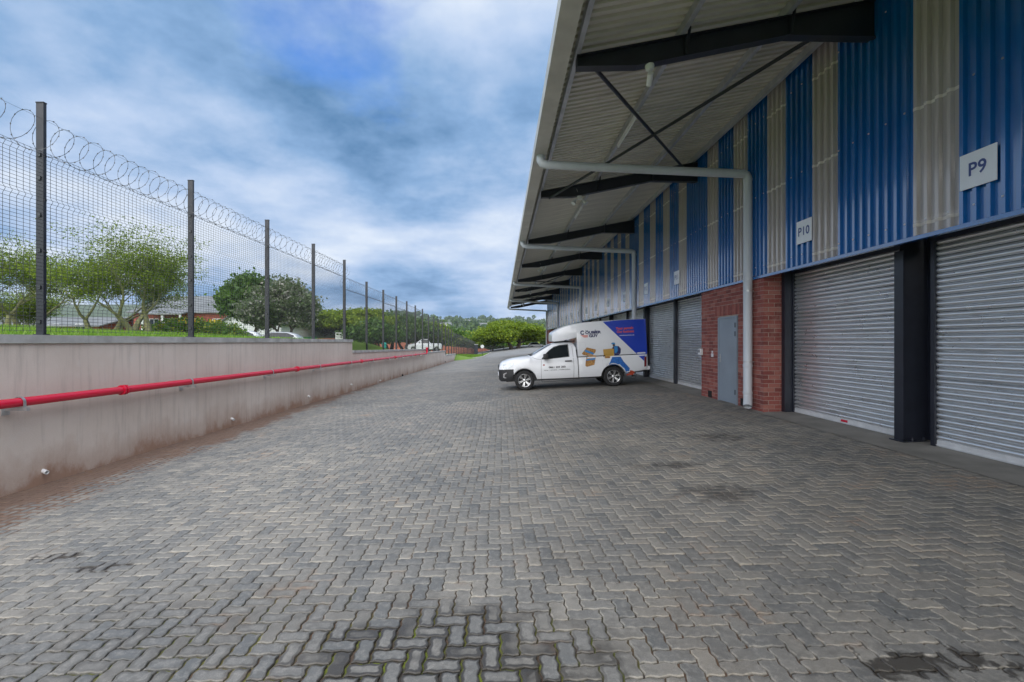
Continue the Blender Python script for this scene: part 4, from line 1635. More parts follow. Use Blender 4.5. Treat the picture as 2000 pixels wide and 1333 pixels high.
def can_section(u):
    zt, w_ = ip(u, can_top), ip(u, can_w)
    zb = ip(u, [(1.02, 1.64), (1.06, 1.605), (1.30, 1.61), (1.60, 1.66), (1.838, 1.705)]) if u < 1.845 else 1.052
    r = ip(u, [(1.02, 0.05), (1.3, 0.09), (2.2, 0.06), (4.19, 0.04)])
    return [(0.0, zb), (w_ - 0.05, zb), (w_ - 0.012, zb + 0.012), (w_, zb + 0.05), (w_, (zb + zt) / 2), (w_ - 0.004, zt - r), (w_ - 0.3 * r, zt - 0.3 * r), (w_ - r, zt), (0.0, zt + 0.008)]


us = sorted(set(list(np.linspace(1.02, 1.838, 26)) + [1.852] + list(np.linspace(1.90, 4.14, 16)) + [4.19]))
A, _ = loft([(u, can_section(u)) for u in us])
can = weld(A.build('canopy', MATS['white_paint'], van), 30)

# chassis, steps and dark gaps
mb = MB()
mb.box((-0.62, -0.66, 0.30), (3.45, 0.66, 0.56))
mb.box((3.45, -0.5, 0.42), (4.1, 0.5, 0.58))
mb.box((1.81, -0.78, 0.42), (1.875, 0.78, 1.30))
mb.box((0.5, -0.80, 0.325), (2.5, 0.80, 0.362))
mb.build('chassis', MATS['black_plastic'], van)
mb = MB()
mb.box((1.86, -0.845, 1.034), (4.17, 0.845, 1.053))
mb.build('canopy_seal', MATS['rubber'], van)
mb = MB()
mb.bbox((1.12, -0.5, 1.575), (1.80, 0.5, 1.612), 0.01)
mb.build('roof_pad', MATS['rubber'], van)
for s in (-1, 1):
    for u in (0.0, WB_):
        wheel(van, (u, s * 0.755, WR), WR, 0.225, s)
mb = MB()
mb.bbox((4.10, -0.80, 0.50), (4.31, 0.80, 0.64), 0.05)
mb.build('rear_bumper', MATS['white_paint'], van, 40)
mb = MB()
mb.tube([(4.1, 0.0, 0.42), (4.42, 0.0, 0.42)], 0.03, 8)
mb.lathe([(0, 0.05), (0.025, 0.045), (0.027, 0.02), (0.012, 0)], (4.43, 0, 0.44), (0, 0, 1), 10)
mb.box((3.75, -0.62, 0.30), (3.77, -0.42, 0.55))
mb.build('tow_bar', MATS['black_plastic'], van)

PR = Projector([cab, bump, bedo, can])
# glass
for s in (-1, 1):
    g = MB()
    PR.poly(g, [L(657, 610), L(700, 558), L(742, 520), L(792, 484), L(850, 466), L(944, 455), L(953, 580), L(720, 606)], 0.006, s)
    wn = g.build('side_window', MATS['car_glass'], van, 30)
    b = MB()
    PR.line(b, [L(655, 612), L(700, 556), L(742, 517), L(792, 480), L(850, 462), L(948, 450), L(957, 583), L(720, 609), L(655, 612)], 0.016, 0.0075, s)
    b.build('window_seal', MATS['black_plastic'], wn)
    h = MB()
    c0, c1 = L(907, 632), L(982, 629)
    y = PR.hit(c0[0], c0[1], s, 0).y
    h.bbox((c0[0], y + s * 0.004 if s > 0 else y - 0.04, c0[1] - 0.018), (c1[0], y + 0.04 if s > 0 else y - 0.004, c0[1] + 0.018), 0.008)
    h.build('door_handle', MATS['black_plastic'], van, 40)
    m = MB()
    c = L(700, 583)
    y = PR.hit(c[0], c[1], s, 0).y
    m.bbox((c[0] - 0.09, min(y + s * 0.06, y + s * 0.24), c[1] - 0.085), (c[0] + 0.07, max(y + s * 0.06, y + s * 0.24), c[1] + 0.095), 0.035)
    m.tube([(c[0] - 0.02, y - s * 0.02, c[1] - 0.05), (c[0] - 0.02, y + s * 0.10, c[1] - 0.03)], 0.025, 8)
    m.build('side_mirror', MATS['black_plastic'], van, 40)
    sm = MB()
    for ln in ([L(652, 612), L(650, 700), L(652, 830), L(660, 858)], [L(660, 858), L(1003, 838)], [L(1003, 838), L(1006, 700), L(992, 470)], [L(540, 590), L(600, 610), L(652, 615)]):
        PR.line(sm, ln, 0.008, 0.003, s)
    sm.build('door_seam', MATS['rubber'], van)
    ft = MB()
    PR.line(ft, [L(1312, 618), L(1375, 614), L(1376, 660), L(1314, 666), L(1312, 618)], 0.004, 0.003, s)
    PR.line(ft, [L(1062, 430), L(1130, 428), L(1133, 500), L(1064, 503), L(1062, 430)], 0.004, 0.003, s)
    ft.build('panel_seam', MATS['zinc'], van)
    hl = MB()
    PR.poly(hl, [L(232, 672), L(300, 655), L(362, 656), L(335, 695), L(290, 722), L(235, 728)], 0.006, s)
    hl.build('headlight', MATS['lamp_lens'], van, 40)
    fg = MB()
    PR.poly(fg, [L(240, 770), L(272, 756), L(276, 766), L(256, 778), L(252, 806), L(272, 812), L(268, 822), L(238, 816)], 0.006, s)
    fg.build('fog_lamp_trim', MATS['alloy'], van, 40)
    tl = MB()
    PR.poly(tl, [L(1768, 585), L(1796, 582), L(1793, 690), L(1766, 694)], 0.006, s)
    tl.build('tail_light', MATS['lamp_red'], van, 40)
    ind = MB()
    PR.poly(ind, [L(668, 668), L(688, 667), L(689, 681), L(669, 682)], 0.006, s)
    ind.build('side_marker', MATS['print_boot'], van)

# windscreen laid on the raked front of the cab
ws = MB()
rows = []
for i, t in enumerate(np.linspace(0, 1, 9)):
    u = 0.36 + 0.62 * t
    zt = ip(u, top_p)
    wr = ip(u, rf_p) - 0.04
    rows.append([(u - 0.004, v, zt + 0.006 - 0.012 * (abs(v) / wr) ** 3) for v in np.linspace(-wr + 0.05, wr - 0.05, 9)])
ws.add([p for r in rows for p in r], [(i * 9 + j, i * 9 + j + 1, (i + 1) * 9 + j + 1, (i + 1) * 9 + j) for i in range(8) for j in range(8)])
ws.build('windscreen', MATS['car_glass'], van, 40)
wp = MB()
for v in (-0.45, 0.15):
    wp.tube([(0.30, v, 1.185), (0.36, v + 0.05, 1.215), (0.39, v + 0.5, 1.225)], 0.008, 5)
wp.box((0.24, -0.62, 1.155), (0.33, 0.62, 1.185))
wp.build('wiper', MATS['black_plastic'], van)
gr = MB()
for z in (0.76, 0.80, 0.84):
    gr.bbox((-0.885, -0.42, z), (-0.84, 0.42, z + 0.025), 0.006)
gr.build('grille', MATS['black_plastic'], van)
MB().bbox((-0.895, -0.26, 0.50), (-0.865, 0.26, 0.61), 0.006).build('number_plate', MATS['sign_white'], van)

# canopy and body prints (flat, on the near side and mirrored on the far side)
for s in (-1, 1):
    def P(mat, polys, lift=0.004, name='body_print'):
        for p in polys:
            m = MB()
            PR.poly(m, [L(*q) for q in p], lift, s)
            m.build(name, MATS[mat], van, fix=False)
    P('print_blue', [[(1312, 199), (1782, 175), (1800, 560), (1695, 563)]], 0.003, 'blue_print')
    P('print_blue', [[(1705, 577), (1796, 572), (1790, 584), (1767, 586), (1766, 632)]], 0.003, 'blue_print')
    m = MB()
    sl = TH * 0.0
    PR.text(m, 'C', L(1094, 327)[0], L(1094, 327)[1], 0.19, 0.010, 0.007, s, xs=0.92)
    PR.text(m, 'OURIER', L(1212, 322)[0], L(1212, 322)[1], 0.12, 0.006, 0.007, s, width=0.54)
    PR.text(m, 'GUY', L(1215, 360)[0], L(1215, 360)[1], 0.12, 0.006, 0.007, s, width=0.31)
    PR.text(m, 'THE', L(1143, 304)[0], L(1143, 304)[1], 0.045, 0.001, 0.007, s, width=0.10)
    m.build('logo_lettering', MATS['print_navy'], van, fix=False)
    P('print_orange', [[(1075, 353), (1158, 351), (1158, 356), (1085, 358)], [(1090, 362), (1158, 360), (1158, 365), (1100, 367)], [(1105, 371), (1158, 369), (1158, 374), (1112, 376)]], 0.006, 'logo_stripe')
    P('print_navy', [[(1232, 292), (1240, 290), (1240, 297), (1233, 298)], [(1226, 303), (1246, 300), (1250, 308), (1232, 310)], [(1228, 310), (1238, 310), (1224, 335), (1216, 337)], [(1150, 343), (1240, 339), (1240, 341), (1150, 345)]], 0.0075, 'logo_figure')
    m = MB()
    PR.text(m, 'Your parcels', *L(1556, 276), 0.115, 0.004, 0.007, s, width=0.60)
    PR.text(m, 'Our business', *L(1564, 312), 0.115, 0.004, 0.007, s, width=0.58)
    m.build('slogan_lettering', MATS['print_orange'], van, fix=False)
    m = MB()
    PR.text(m, 'www.thecourierguy.co.za', *L(1580, 351), 0.05, 0.001, 0.007, s, width=0.50)
    m.build('web_lettering', MATS['print_white'], van, fix=False)
    m = MB()
    PR.text(m, '0861 203 203', *L(823, 697), 0.085, 0.003, 0.006, s, width=0.57)
    PR.text(m, 'LOCAL  |  NATIONAL  |  INTERNATIONAL', *L(823, 727), 0.045, 0.0006, 0.006, s, width=0.90)
    m.build('phone_lettering', MATS['print_black'], van, fix=False)
    # parcels
    P('print_ochre', [[(1094, 548), (1145, 484), (1245, 508), (1238, 536), (1212, 566), (1190, 582), (1150, 578), (1100, 562)], [(1140, 592), (1190, 568), (1246, 572), (1240, 600), (1226, 672), (1145, 694), (1128, 684), (1132, 640)]], 0.004, 'parcel_print')
    P('print_sky', [[(1118, 528), (1134, 508), (1224, 546), (1212, 562)], [(1138, 628), (1142, 610), (1238, 598), (1234, 616)]], 0.0055, 'parcel_print')
    # courier with a box
    P('print_tan', [[(1322, 506), (1418, 496), (1440, 500), (1440, 574), (1330, 580)]], 0.0055, 'parcel_print')
    P('print_ochre', [[(1322, 580), (1400, 578), (1395, 600), (1340, 602)]], 0.0045, 'parcel_print')
    P('print_navy', [[(1418, 490), (1445, 466), (1490, 470), (1515, 500), (1512, 545), (1490, 572), (1445, 574), (1436, 520)]], 0.0045, 'courier_print')
    P('print_sky', [[(1442, 472), (1478, 468), (1482, 520), (1466, 545), (1446, 545)], [(1410, 440), (1428, 430), (1448, 434), (1453, 450), (1428, 450), (1412, 448)]], 0.0065, 'courier_print')
    P('print_skin', [[(1424, 450), (1451, 450), (1450, 468), (1436, 478), (1426, 466)], [(1318, 572), (1342, 566), (1350, 580), (1325, 586)]], 0.0065, 'courier_print')
    P('print_trouser', [[(1420, 588), (1510, 584), (1545, 640), (1610, 710), (1600, 758), (1575, 768), (1552, 712), (1520, 688), (1440, 684), (1376, 688)]], 0.0045, 'courier_print')
    P('print_boot', [[(1612, 732), (1640, 735), (1668, 752), (1650, 778), (1622, 784), (1580, 790), (1576, 776), (1604, 764)]], 0.0045, 'courier_print')

# ------------------------------------------------------------------ simple parked vehicles beyond the fence


def parked_car(name, label, loc, rz, paint, kind='hatch', cat='car'):
    e = empty(name, loc, (0, 0, rz))
    tag(e, label, cat)
    if kind == 'hatch':
        top = [(-2.05, 0.55), (-2.0, 0.72), (-1.2, 0.92), (-0.95, 0.98), (-0.25, 1.36), (0.2, 1.45), (1.1, 1.43), (1.6, 1.30), (1.95, 0.95), (2.05, 0.6)]
    else:
        top = [(-2.5, 0.6), (-2.42, 0.9), (-1.6, 1.06), (-1.3, 1.1), (-0.6, 1.62), (-0.2, 1.70), (0.55, 1.68), (0.75, 1.08), (2.4, 1.06), (2.5, 0.7)]
    u0, u1 = top[0][0], top[-1][0]
    sec = []
    for u in np.linspace(u0, u1, 40):
        zt = ip(u, top)
        w_ = 0.84 - 0.14 * max(0, (abs(u) - (u1 - 0.5)) / 0.5)
        b = min(zt - 0.03, 0.93 if kind == 'hatch' else 1.04)
        zb = 0.25
        for c in (u0 + 0.75, u1 - 0.85):
            zb = arch(u, c, 0.36, zb, 0.95)
        wr = w_ - 0.05 - 0.22 * min(1, max(0, (zt - b) / 0.5))
        sec.append((u, [(0, zb), (w_ - 0.05, zb), (w_, zb + 0.05), (w_ + 0.01, (zb + b) / 2), (w_ - 0.03, b), (wr, zt - 0.05), (wr - 0.08, zt), (0, zt + 0.01)]))
    A, _ = loft(sec)
    b = weld(A.build('body', MATS[paint], e))
    pr = Projector([b])
    for s in (-1, 1):
        g = MB()
        if kind == 'hatch':
            pr.poly(g, [(-0.75, 0.98), (-0.2, 1.32), (0.2, 1.40), (1.05, 1.38), (1.5, 1.22), (1.65, 0.99)], 0.005, s, 0.15)
        else:
            pr.poly(g, [(-1.05, 1.10), (-0.55, 1.52), (-0.2, 1.62), (0.48, 1.61), (0.58, 1.10)], 0.005, s, 0.15)
        g.build('side_window', MATS['car_glass'], e)
    g = MB()
    a0, a1 = ((-0.9, 1.005), (-0.3, 1.345)) if kind == 'hatch' else ((-1.25, 1.14), (-0.65, 1.60))
    g.add([(a0[0], -0.68, a0[1]), (a0[0], 0.68, a0[1]), (a1[0], 0.55, a1[1]), (a1[0], -0.55, a1[1])], [(0, 1, 2, 3)])
    g.build('windscreen', MATS['car_glass'], e)
    for s in (-1, 1):
        for c in (u0 + 0.75, u1 - 0.85):
            wheel(e, (c, s * 0.74, 0.31), 0.31, 0.2, s)
    return e


tz = lambda x, y: float(terrain(np.array([float(x)]), np.array([float(y)]))[0])
parked_car('parked_car', 'white hatchback with its roof showing above the coping beside the yellow bush', (-17.4, 30.5, tz(-17.4, 30.5) + 0.02), 0.25, 'white_paint')
parked_car('parked_car', 'dark windowed silver car just right of the white hatchback behind the fence', (-15.6, 32.5, tz(-15.6, 32.5) - 0.05), 0.15, 'car_silver')
parked_car('parked_pickup', 'small white pickup behind the lower fence near the hydrant', (-10.9, 66.5, tz(-10.9, 66.5) + 0.25), 0.5, 'white_paint', 'pickup', 'pickup')
parked_car('parked_car', 'white car behind the far railings right of the umbrella tree', (8.3, 112, 0.0), PI, 'white_paint')

# delivery truck with red body beside a white box
tr = empty('box_truck', (-20.6, 60.0, tz(-20.6, 60)))
tag(tr, 'white box truck with red tray behind the fence near the smaller brick house', 'truck')
MB().bbox((0.0, -1.0, 0.7), (2.4, 1.0, 2.35), 0.04).build('cargo_box', MATS['far_white'], tr)
MB().bbox((-2.2, -1.0, 0.7), (-0.05, 1.0, 1.55), 0.04).build('red_tray', MATS['container_red'], tr)
MB().bbox((2.5, -0.95, 0.5), (3.7, 0.95, 2.0), 0.15).build('cab', MATS['white_paint'], tr)
for u in (-1.2, 1.2, 3.1):
    for s in (-1, 1):
        wheel(tr, (u, s * 0.85, 0.42), 0.42, 0.25, s)
sk = empty('rubbish_skip', (-19.6, 46.5, tz(-19.6, 46.5)))
tag(sk, 'green rubbish skip behind the fence under the grey flowering tree', 'skip')
MB().prism([(-1.2, 0.15), (0.9, 0.15), (1.3, 1.35), (-1.5, 1.35)], 1, -0.7, 0.7).build('bin_body', MATS['container_green'], sk)
MB().box((-1.55, -0.75, 1.351), (1.35, 0.75, 1.42)).build('rim', MATS['container_green'], sk)
td = empty('tall_bin', (-10.6, 43.0, tz(-10.6, 43.0)))
tag(td, 'turquoise upright bin standing on the grass behind the second wall section', 'bin')
MB().lathe([(0, 0), (0.17, 0), (0.21, 0.75), (0.22, 0.8), (0.19, 0.86), (0.0, 0.90)], (0, 0, 0), (0, 0, 1), 16).build('drum', MATS['teal'], td, 40)
MB().lathe([(0.225, 0.70), (0.24, 0.71), (0.24, 0.76), (0.225, 0.77)], (0, 0, 0), (0, 0, 1), 16).build('band', MATS['teal'], td, 40)

# ------------------------------------------------------------------ buildings beyond the fence


def house(name, label, x0, x1, y0, y1, z0, zw, zr, wall, roof, wins, ridge='x', cat='building', eave=0.5):
    e = empty(name, ((x0 + x1) / 2, y0, z0))
    tag(e, label, cat)
    w_, d = (x1 - x0) / 2, y1 - y0
    b = MB()
    if ridge == 'x':
        b.prism([(0, -1.0), (d, -1.0), (d, zw - z0), (d / 2, zr - z0 - 0.12), (0, zw - z0)], 0, -w_, w_)
    else:
        b.prism([(-w_, -1.0), (w_, -1.0), (w_, zw - z0), (0, zr - z0 - 0.12), (-w_, zw - z0)], 1, 0, d)
    b.build('wall', MATS[wall], e)
    r = MB()
    k = (zr - zw)
    if ridge == 'x':
        sl = k / (d / 2)
        r.prism([(-eave, zw - z0 - eave * sl), (d / 2, zr - z0), (d + eave, zw - z0 - eave * sl), (d + eave, zw - z0 - eave * sl + 0.12), (d / 2, zr - z0 + 0.13), (-eave, zw - z0 - eave * sl + 0.12)], 0, -w_ - eave, w_ + eave)
    else:
        sl = k / w_
        r.prism([(-w_ - eave, zw - z0 - eave * sl), (0, zr - z0), (w_ + eave, zw - z0 - eave * sl), (w_ + eave, zw - z0 - eave * sl + 0.12), (0, zr - z0 + 0.13), (-w_ - eave, zw - z0 - eave * sl + 0.12)], 1, -eave, d + eave)
    r.build('roof', MATS[roof], e)
    for (a, b_, c, dd) in wins:
        f = MB()
        for (p, q, r1, s1) in ((a, a + 0.07, c, dd), (b_ - 0.07, b_, c, dd), (a + 0.07, b_ - 0.07, c, c + 0.07), (a + 0.07, b_ - 0.07, dd - 0.07, dd), ((a + b_) / 2 - 0.03, (a + b_) / 2 + 0.03, c + 0.07, dd - 0.07)):
            f.box((p, -0.06, r1), (q, 0.0 - 0.004, s1))
        fo = f.build('window', MATS['far_white'], e)
        MB().box((a + 0.07, -0.025, c + 0.07), (b_ - 0.07, -0.004, dd - 0.07)).build('pane', MATS['window_dark'], fo)
    return e


b1 = house('brick_building', 'red brick building with grey roof and windows behind the fever tree', -42.5, -31.0, 55, 68, 0.6, 5.1, 7.4, 'far_brick', 'roof_grey',
           [(-3.9, -2.8, 2.6, 3.7), (-2.2, -1.0, 2.6, 3.7), (1.0, 2.2, 2.6, 3.7), (3.4, 4.4, 2.6, 3.7), (-4.0, -2.6, 0.3, 1.5), (-1.8, -0.6, 0.3, 1.5), (2.8, 3.9, 0.3, 1.5)], 'x')
pz = MB()
pz.prism([(-0.1, 4.55), (-2.2, 4.05), (-2.2, 4.17), (-0.1, 4.68)], 0, -3.4, 1.2)
pz.build('porch_roof', MATS['roof_grey'], b1)
for x in (-3.2, -1.0, 1.0):
    MB().box((x - 0.09, -2.1, -0.5), (x + 0.09, -1.92, 4.08)).build('porch_post', MATS['far_white'], b1)
house('white_shed', 'long white walled shed with grey roof right of the red brick building', -31.6, -25.0, 54, 80, 0.6, 3.9, 6.0, 'far_white', 'roof_grey', [(-2.0, -1.0, 0.9, 1.8)], 'y')
b3 = house('brick_house', 'smaller red brick house with pale roof between the trees right of the fence', -30.0, -22.3, 72, 82, 0.5, 3.7, 5.0, 'far_brick', 'far_white', [(-2.9, -1.7, 2.1, 2.9), (0.2, 2.0, 2.1, 2.9), (2.5, 3.4, 2.1, 2.9)], 'x')
house('brick_outbuilding', 'low red brick outbuilding with a long roof behind the leftmost fever trees', -58.0, -44.0, 52, 60, 1.6, 3.4, 4.4, 'far_brick', 'roof_grey', [(-5, -3.8, 1.0, 2.0), (-2, -0.8, 1.0, 2.0), (1.5, 2.7, 1.0, 2.0), (4.5, 5.7, 1.0, 2.0)], 'x')

# soil heap on the lawn at far left
sh_ = grid_mesh('soil_heap', np.linspace(-31, -21.5, 50), np.linspace(25, 29, 26),
                lambda x, y: terrain(x, y) - 0.05 + 0.95 * np.exp(-((x + 26.8) / 2.6) ** 2 - ((y - 27) / 1.1) ** 2) * (1 + 0.25 * np.sin(x * 5 + y * 3) + 0.18 * np.sin(x * 11 - y * 7)), MATS['red_earth'])
tag(sh_, 'low heap of red brown soil on the lawn at the far left', 'soil heap')

# ------------------------------------------------------------------ trees


def leaf_quads(C, size, flat=0.0, elong=1.6):
    """one little bent-free leaf clump per centre"""
    n = len(C)
    a = RNG.normal(size=(n, 3))
    a[:, 2] *= (1 - flat)
    a /= np.linalg.norm(a, axis=1)[:, None] + 1e-9
    b = RNG.normal(size=(n, 3))
    b[:, 2] *= (1 - flat)
    b -= a * (a * b).sum(1)[:, None]
    b /= np.linalg.norm(b, axis=1)[:, None] + 1e-9
    s = size * RNG.uniform(0.6, 1.35, n)[:, None]
    a = a * s * elong / 2
    b = b * s / 2
    V = np.stack([C - a, C + b * 0.9 - a * 0.1, C + a, C - b * 0.9 + a * 0.1], 1).reshape(-1, 3)
    F = np.arange(4 * n).reshape(n, 4)
    return V, F


def grow(seed, height, trunk_h, r0, levels, spread, up, nchild, len_f, stems=1, jitter=0.25, lean=(0, 0)):
    rnd = random.Random(seed)
    mb = MB()
    tips = []

    def br(p, d, ln, r, lv):
        pts, rs = [p], [r]
        n = 4
        for i in range(n):
            d = (d + Vector((rnd.gauss(0, jitter), rnd.gauss(0, jitter), rnd.gauss(0, jitter * 0.6))) * 0.5 + Vector((0, 0, up[min(lv, len(up) - 1)])) * 0.25).normalized()
            p = p + d * ln / n
            pts.append(p)
            rs.append(r * (1 - 0.55 * (i + 1) / n))
            if lv >= levels - 1:
                tips.append(p.copy())
            elif lv >= 1 and i >= 1 and rnd.random() < 0.75:
                ax = Vector((rnd.gauss(0, 1), rnd.gauss(0, 1), rnd.gauss(0, 0.4))).normalized()
                br(p, (d + ax * spread).normalized(), ln * len_f * rnd.uniform(0.6, 0.95), rs[-1] * 0.6, lv + 1)
        mb.tube(pts, rs, 6 if lv < 2 else 3, cap=False)
        if lv < levels:
            for c in range(nchild):
                t = 2 * PI * (c + rnd.random() * 0.7) / nchild
                ax = Vector((math.cos(t), math.sin(t), 0))
                br(p, (d * 0.7 + ax * spread * rnd.uniform(0.7, 1.2)).normalized(), ln * len_f * rnd.uniform(0.8, 1.15), rs[-1] * 0.8, lv + 1)
        else:
            tips.append(p.copy())
    for s in range(stems):
        t = 2 * PI * s / stems + seed
        d = Vector((math.cos(t) * 0.35 * (stems > 1) + lean[0], math.sin(t) * 0.35 * (stems > 1) + lean[1], 1)).normalized()
        br(Vector((0.08 * math.cos(t) * (stems > 1), 0.08 * math.sin(t) * (stems > 1), -0.15)), d, trunk_h, r0, 0)
    T = np.array([t[:] for t in tips])
    sc = height / max(T[:, 2].max(), 0.1)
    mb.v = [(a * sc, b * sc, c * sc) for a, b, c in mb.v]
    return mb, T * sc


def tree(name, label, loc, height, seed, bark, leaf, per_tip, lsize, cl, levels=4, trunk_h=1.6, r0=0.14, spread=0.6, up=(0.3, 0.2, 0.1, 0.0), nchild=3, len_f=0.72, stems=1, flat=0.0, squash=None, group=None, cat='tree', xy=1.0, jitter=0.25, extra=None, raise_to=None):
    e = empty(name, loc)
    tag(e, label, cat, group)
    mb, T = grow(seed, height, trunk_h, r0, levels, spread, up, nchild, len_f, stems, jitter)
    mb.v = [(a * xy, b * xy, c) for a, b, c in mb.v]
    T[:, :2] *= xy
    if raise_to:                     # clear stem below the crown
        lo = raise_to * height
        T[:, 2] = np.where(T[:, 2] < lo, lo + (T[:, 2] - lo) * 0.15, T[:, 2])
    if squash:                       # flat-topped crowns
        z0, f = squash
        T[:, 2] = np.where(T[:, 2] > z0, z0 + (T[:, 2] - z0) * f, T[:, 2])
    mb.build('trunk', MATS[bark], e, 60, fix=False)
    n = len(T) * per_tip
    C = np.repeat(T, per_tip, 0) + RNG.normal(size=(n, 3)) * np.array(cl)
    V, F = leaf_quads(C, lsize, flat)
    fast_mesh('crown', V, F, MATS[leaf], e)
    if extra:
        mt, cnt_, sz = extra
        top = T[np.argsort(-T[:, 2] - 0.3 * RNG.random(len(T)))][:max(cnt_, 1)]
        V, F = leaf_quads(top + RNG.normal(size=top.shape) * 0.12 + np.array([0, -0.15, 0.1]), sz)
        fast_mesh('blossom', V, F, MATS[mt], e)
    return e


FG = 'fever trees on the lawn beyond the fence'
for i, (x, y, h, sd_, lab) in enumerate([
        (-18.3, 24.0, 5.7, 3, 'airy fever tree with pale yellow trunk just left of the second fence post'),
        (-21.4, 25.5, 5.9, 8, 'airy fever tree with fine green foliage right of the nearest fence post'),
        (-25.4, 25.0, 5.5, 15, 'sparse fever tree at the left edge behind the nearest fence post'),
        (-29.5, 29.0, 4.8, 21, 'low sparse fever tree at the far left picture edge')]):
    tree('fever_tree', lab, (x, y, tz(x, y)), h, sd_, 'bark_yellow', 'leaf_fever', 3, 0.060, (0.16, 0.16, 0.05), levels=5, trunk_h=0.95, r0=0.11, spread=0.56, up=(0.5, 0.5, 0.4, 0.3, 0.1), nchild=2, len_f=0.82, stems=3, group=FG, jitter=0.36, xy=1.15, flat=0.3)
tree('broad_tree', 'dense round dark green tree behind the third fence post', (-21.5, 41.0, tz(-21.5, 41)), 6.3, 31, 'bark_brown', 'leaf_dark', 26, 0.20, (0.34, 0.34, 0.28), levels=4, trunk_h=1.3, r0=0.18, spread=0.85, up=(0.3, 0.2, 0.15, 0.1), nchild=3, len_f=0.74, xy=0.78)
tree('flowering_tree', 'grey green tree with pale blossom right of the dense dark tree', (-17.6, 39.0, tz(-17.6, 39.0)), 5.9, 44, 'bark_brown', 'leaf_grey', 15, 0.15, (0.30, 0.30, 0.24), levels=4, trunk_h=1.1, r0=0.16, spread=0.8, up=(0.3, 0.2, 0.1, 0.05), nchild=3, len_f=0.75, stems=2, xy=0.66)
tree('flat_acacia', 'flat topped acacia leaning right above the mesh fence middle', (-19.6, 62.0, tz(-19.6, 62)), 5.7, 52, 'bark_brown', 'leaf_acacia', 18, 0.20, (0.40, 0.40, 0.14), levels=4, trunk_h=1.2, r0=0.2, spread=1.1, up=(0.3, 0.15, 0.05, 0.0), nchild=3, len_f=0.78, flat=0.3, xy=1.35, squash=(5.0, 0.7), raise_to=0.58)
tree('umbrella_tree', 'wide bright green umbrella thorn tree at the end of the road', (3.1, 106, -1.3), 7.6, 63, 'bark_brown', 'leaf_acacia', 28, 0.31, (0.55, 0.55, 0.26), levels=4, trunk_h=1.7, r0=0.34, spread=1.0, up=(0.3, 0.2, 0.1, 0.02), nchild=3, len_f=0.76, stems=2, flat=0.3, xy=1.42, raise_to=0.5)
tree('umbrella_tree', 'smaller olive umbrella thorn left of the big umbrella tree', (-2.0, 112, -1.4), 5.0, 71, 'bark_brown', 'leaf_fever', 20, 0.29, (0.5, 0.5, 0.22), levels=4, trunk_h=1.5, r0=0.2, spread=1.0, up=(0.3, 0.2, 0.1, 0.02), nchild=3, len_f=0.76, flat=0.3, xy=1.2, raise_to=0.5)
tree('flowering_bush', 'bright green bush with yellow flowers behind the second fence post', (-18.4, 28.4, tz(-18.4, 28.4)), 1.95, 81, 'bark_brown', 'leaf_bush', 14, 0.12, (0.17, 0.17, 0.15), levels=3, trunk_h=0.5, r0=0.04, spread=0.8, up=(0.3, 0.2, 0.1), nchild=4, len_f=0.8, stems=4, cat='bush', xy=1.7, extra=('petal_yellow', 70, 0.20))
GB = 'round bushes behind the lower part of the fence'
for i, (x, y, h, sd_, lf, lab) in enumerate([
        (-15.2, 58.0, 3.6, 5, 'leaf_dark', 'dark green bush right of the flat acacia trunk'),
        (-14.0, 70.0, 4.4, 6, 'leaf_wood', 'mid green bushy tree behind the second wall section'),
        (-12.6, 80.0, 4.6, 7, 'leaf_fever', 'olive bushy tree behind the middle of the fence'),
        (-18.5, 78.0, 6.4, 9, 'leaf_wood', 'tall green bushy tree behind the flat acacia'),
        (-12.8, 95.0, 4.8, 10, 'leaf_dark', 'dark bushy tree where the fence starts to drop'),
        (-26.0, 66.0, 5.6, 12, 'leaf_dark', 'dark tree crown beside the smaller brick house')]):
    tree('leafy_bush', lab, (x, y, tz(x, y)), h, 100 + sd_, 'bark_brown', lf, 14, 0.28, (0.36, 0.36, 0.28), levels=3, trunk_h=0.8, r0=0.10, spread=0.9, up=(0.3, 0.2, 0.1), nchild=4, len_f=0.78, stems=3, group=GB, cat='bush', xy=1.3)
# trees of the middle distance
GM = 'trees in the valley beyond the road'
mids = [(-14, 150, 7.5), (-7, 165, 8.5), (-1, 185, 9), (-21, 170, 9), (-28, 190, 10), (8, 160, 8), (15, 175, 9), (-36, 165, 8), (-11, 215, 10), (-46, 180, 9), (2, 220, 10), (22, 150, 7), (-20, 235, 11), (-34, 240, 11)]
mids.sort(key=lambda m: m[0] / m[1])
ORD = ['first', 'second', 'third', 'fourth', 'fifth', 'sixth', 'seventh', 'eighth', 'ninth', 'tenth', 'eleventh', 'twelfth', 'thirteenth', 'fourteenth']
for i, (x, y, h) in enumerate(mids):
    tree('valley_tree', '%s tree in the valley beyond the road, %s of its row from the left' % (['mid green', 'dark green', 'bright green'][i % 3], ORD[i]), (x, y, tz(x, y) - 0.3), h, 200 + i, 'bark_brown', ['leaf_wood', 'leaf_dark', 'leaf_bush'][i % 3], 20, 0.58, (0.8, 0.8, 0.6), levels=3, trunk_h=1.6, r0=0.2, spread=0.9, up=(0.35, 0.25, 0.1), nchild=4, len_f=0.75, group=GM, xy=1.2)

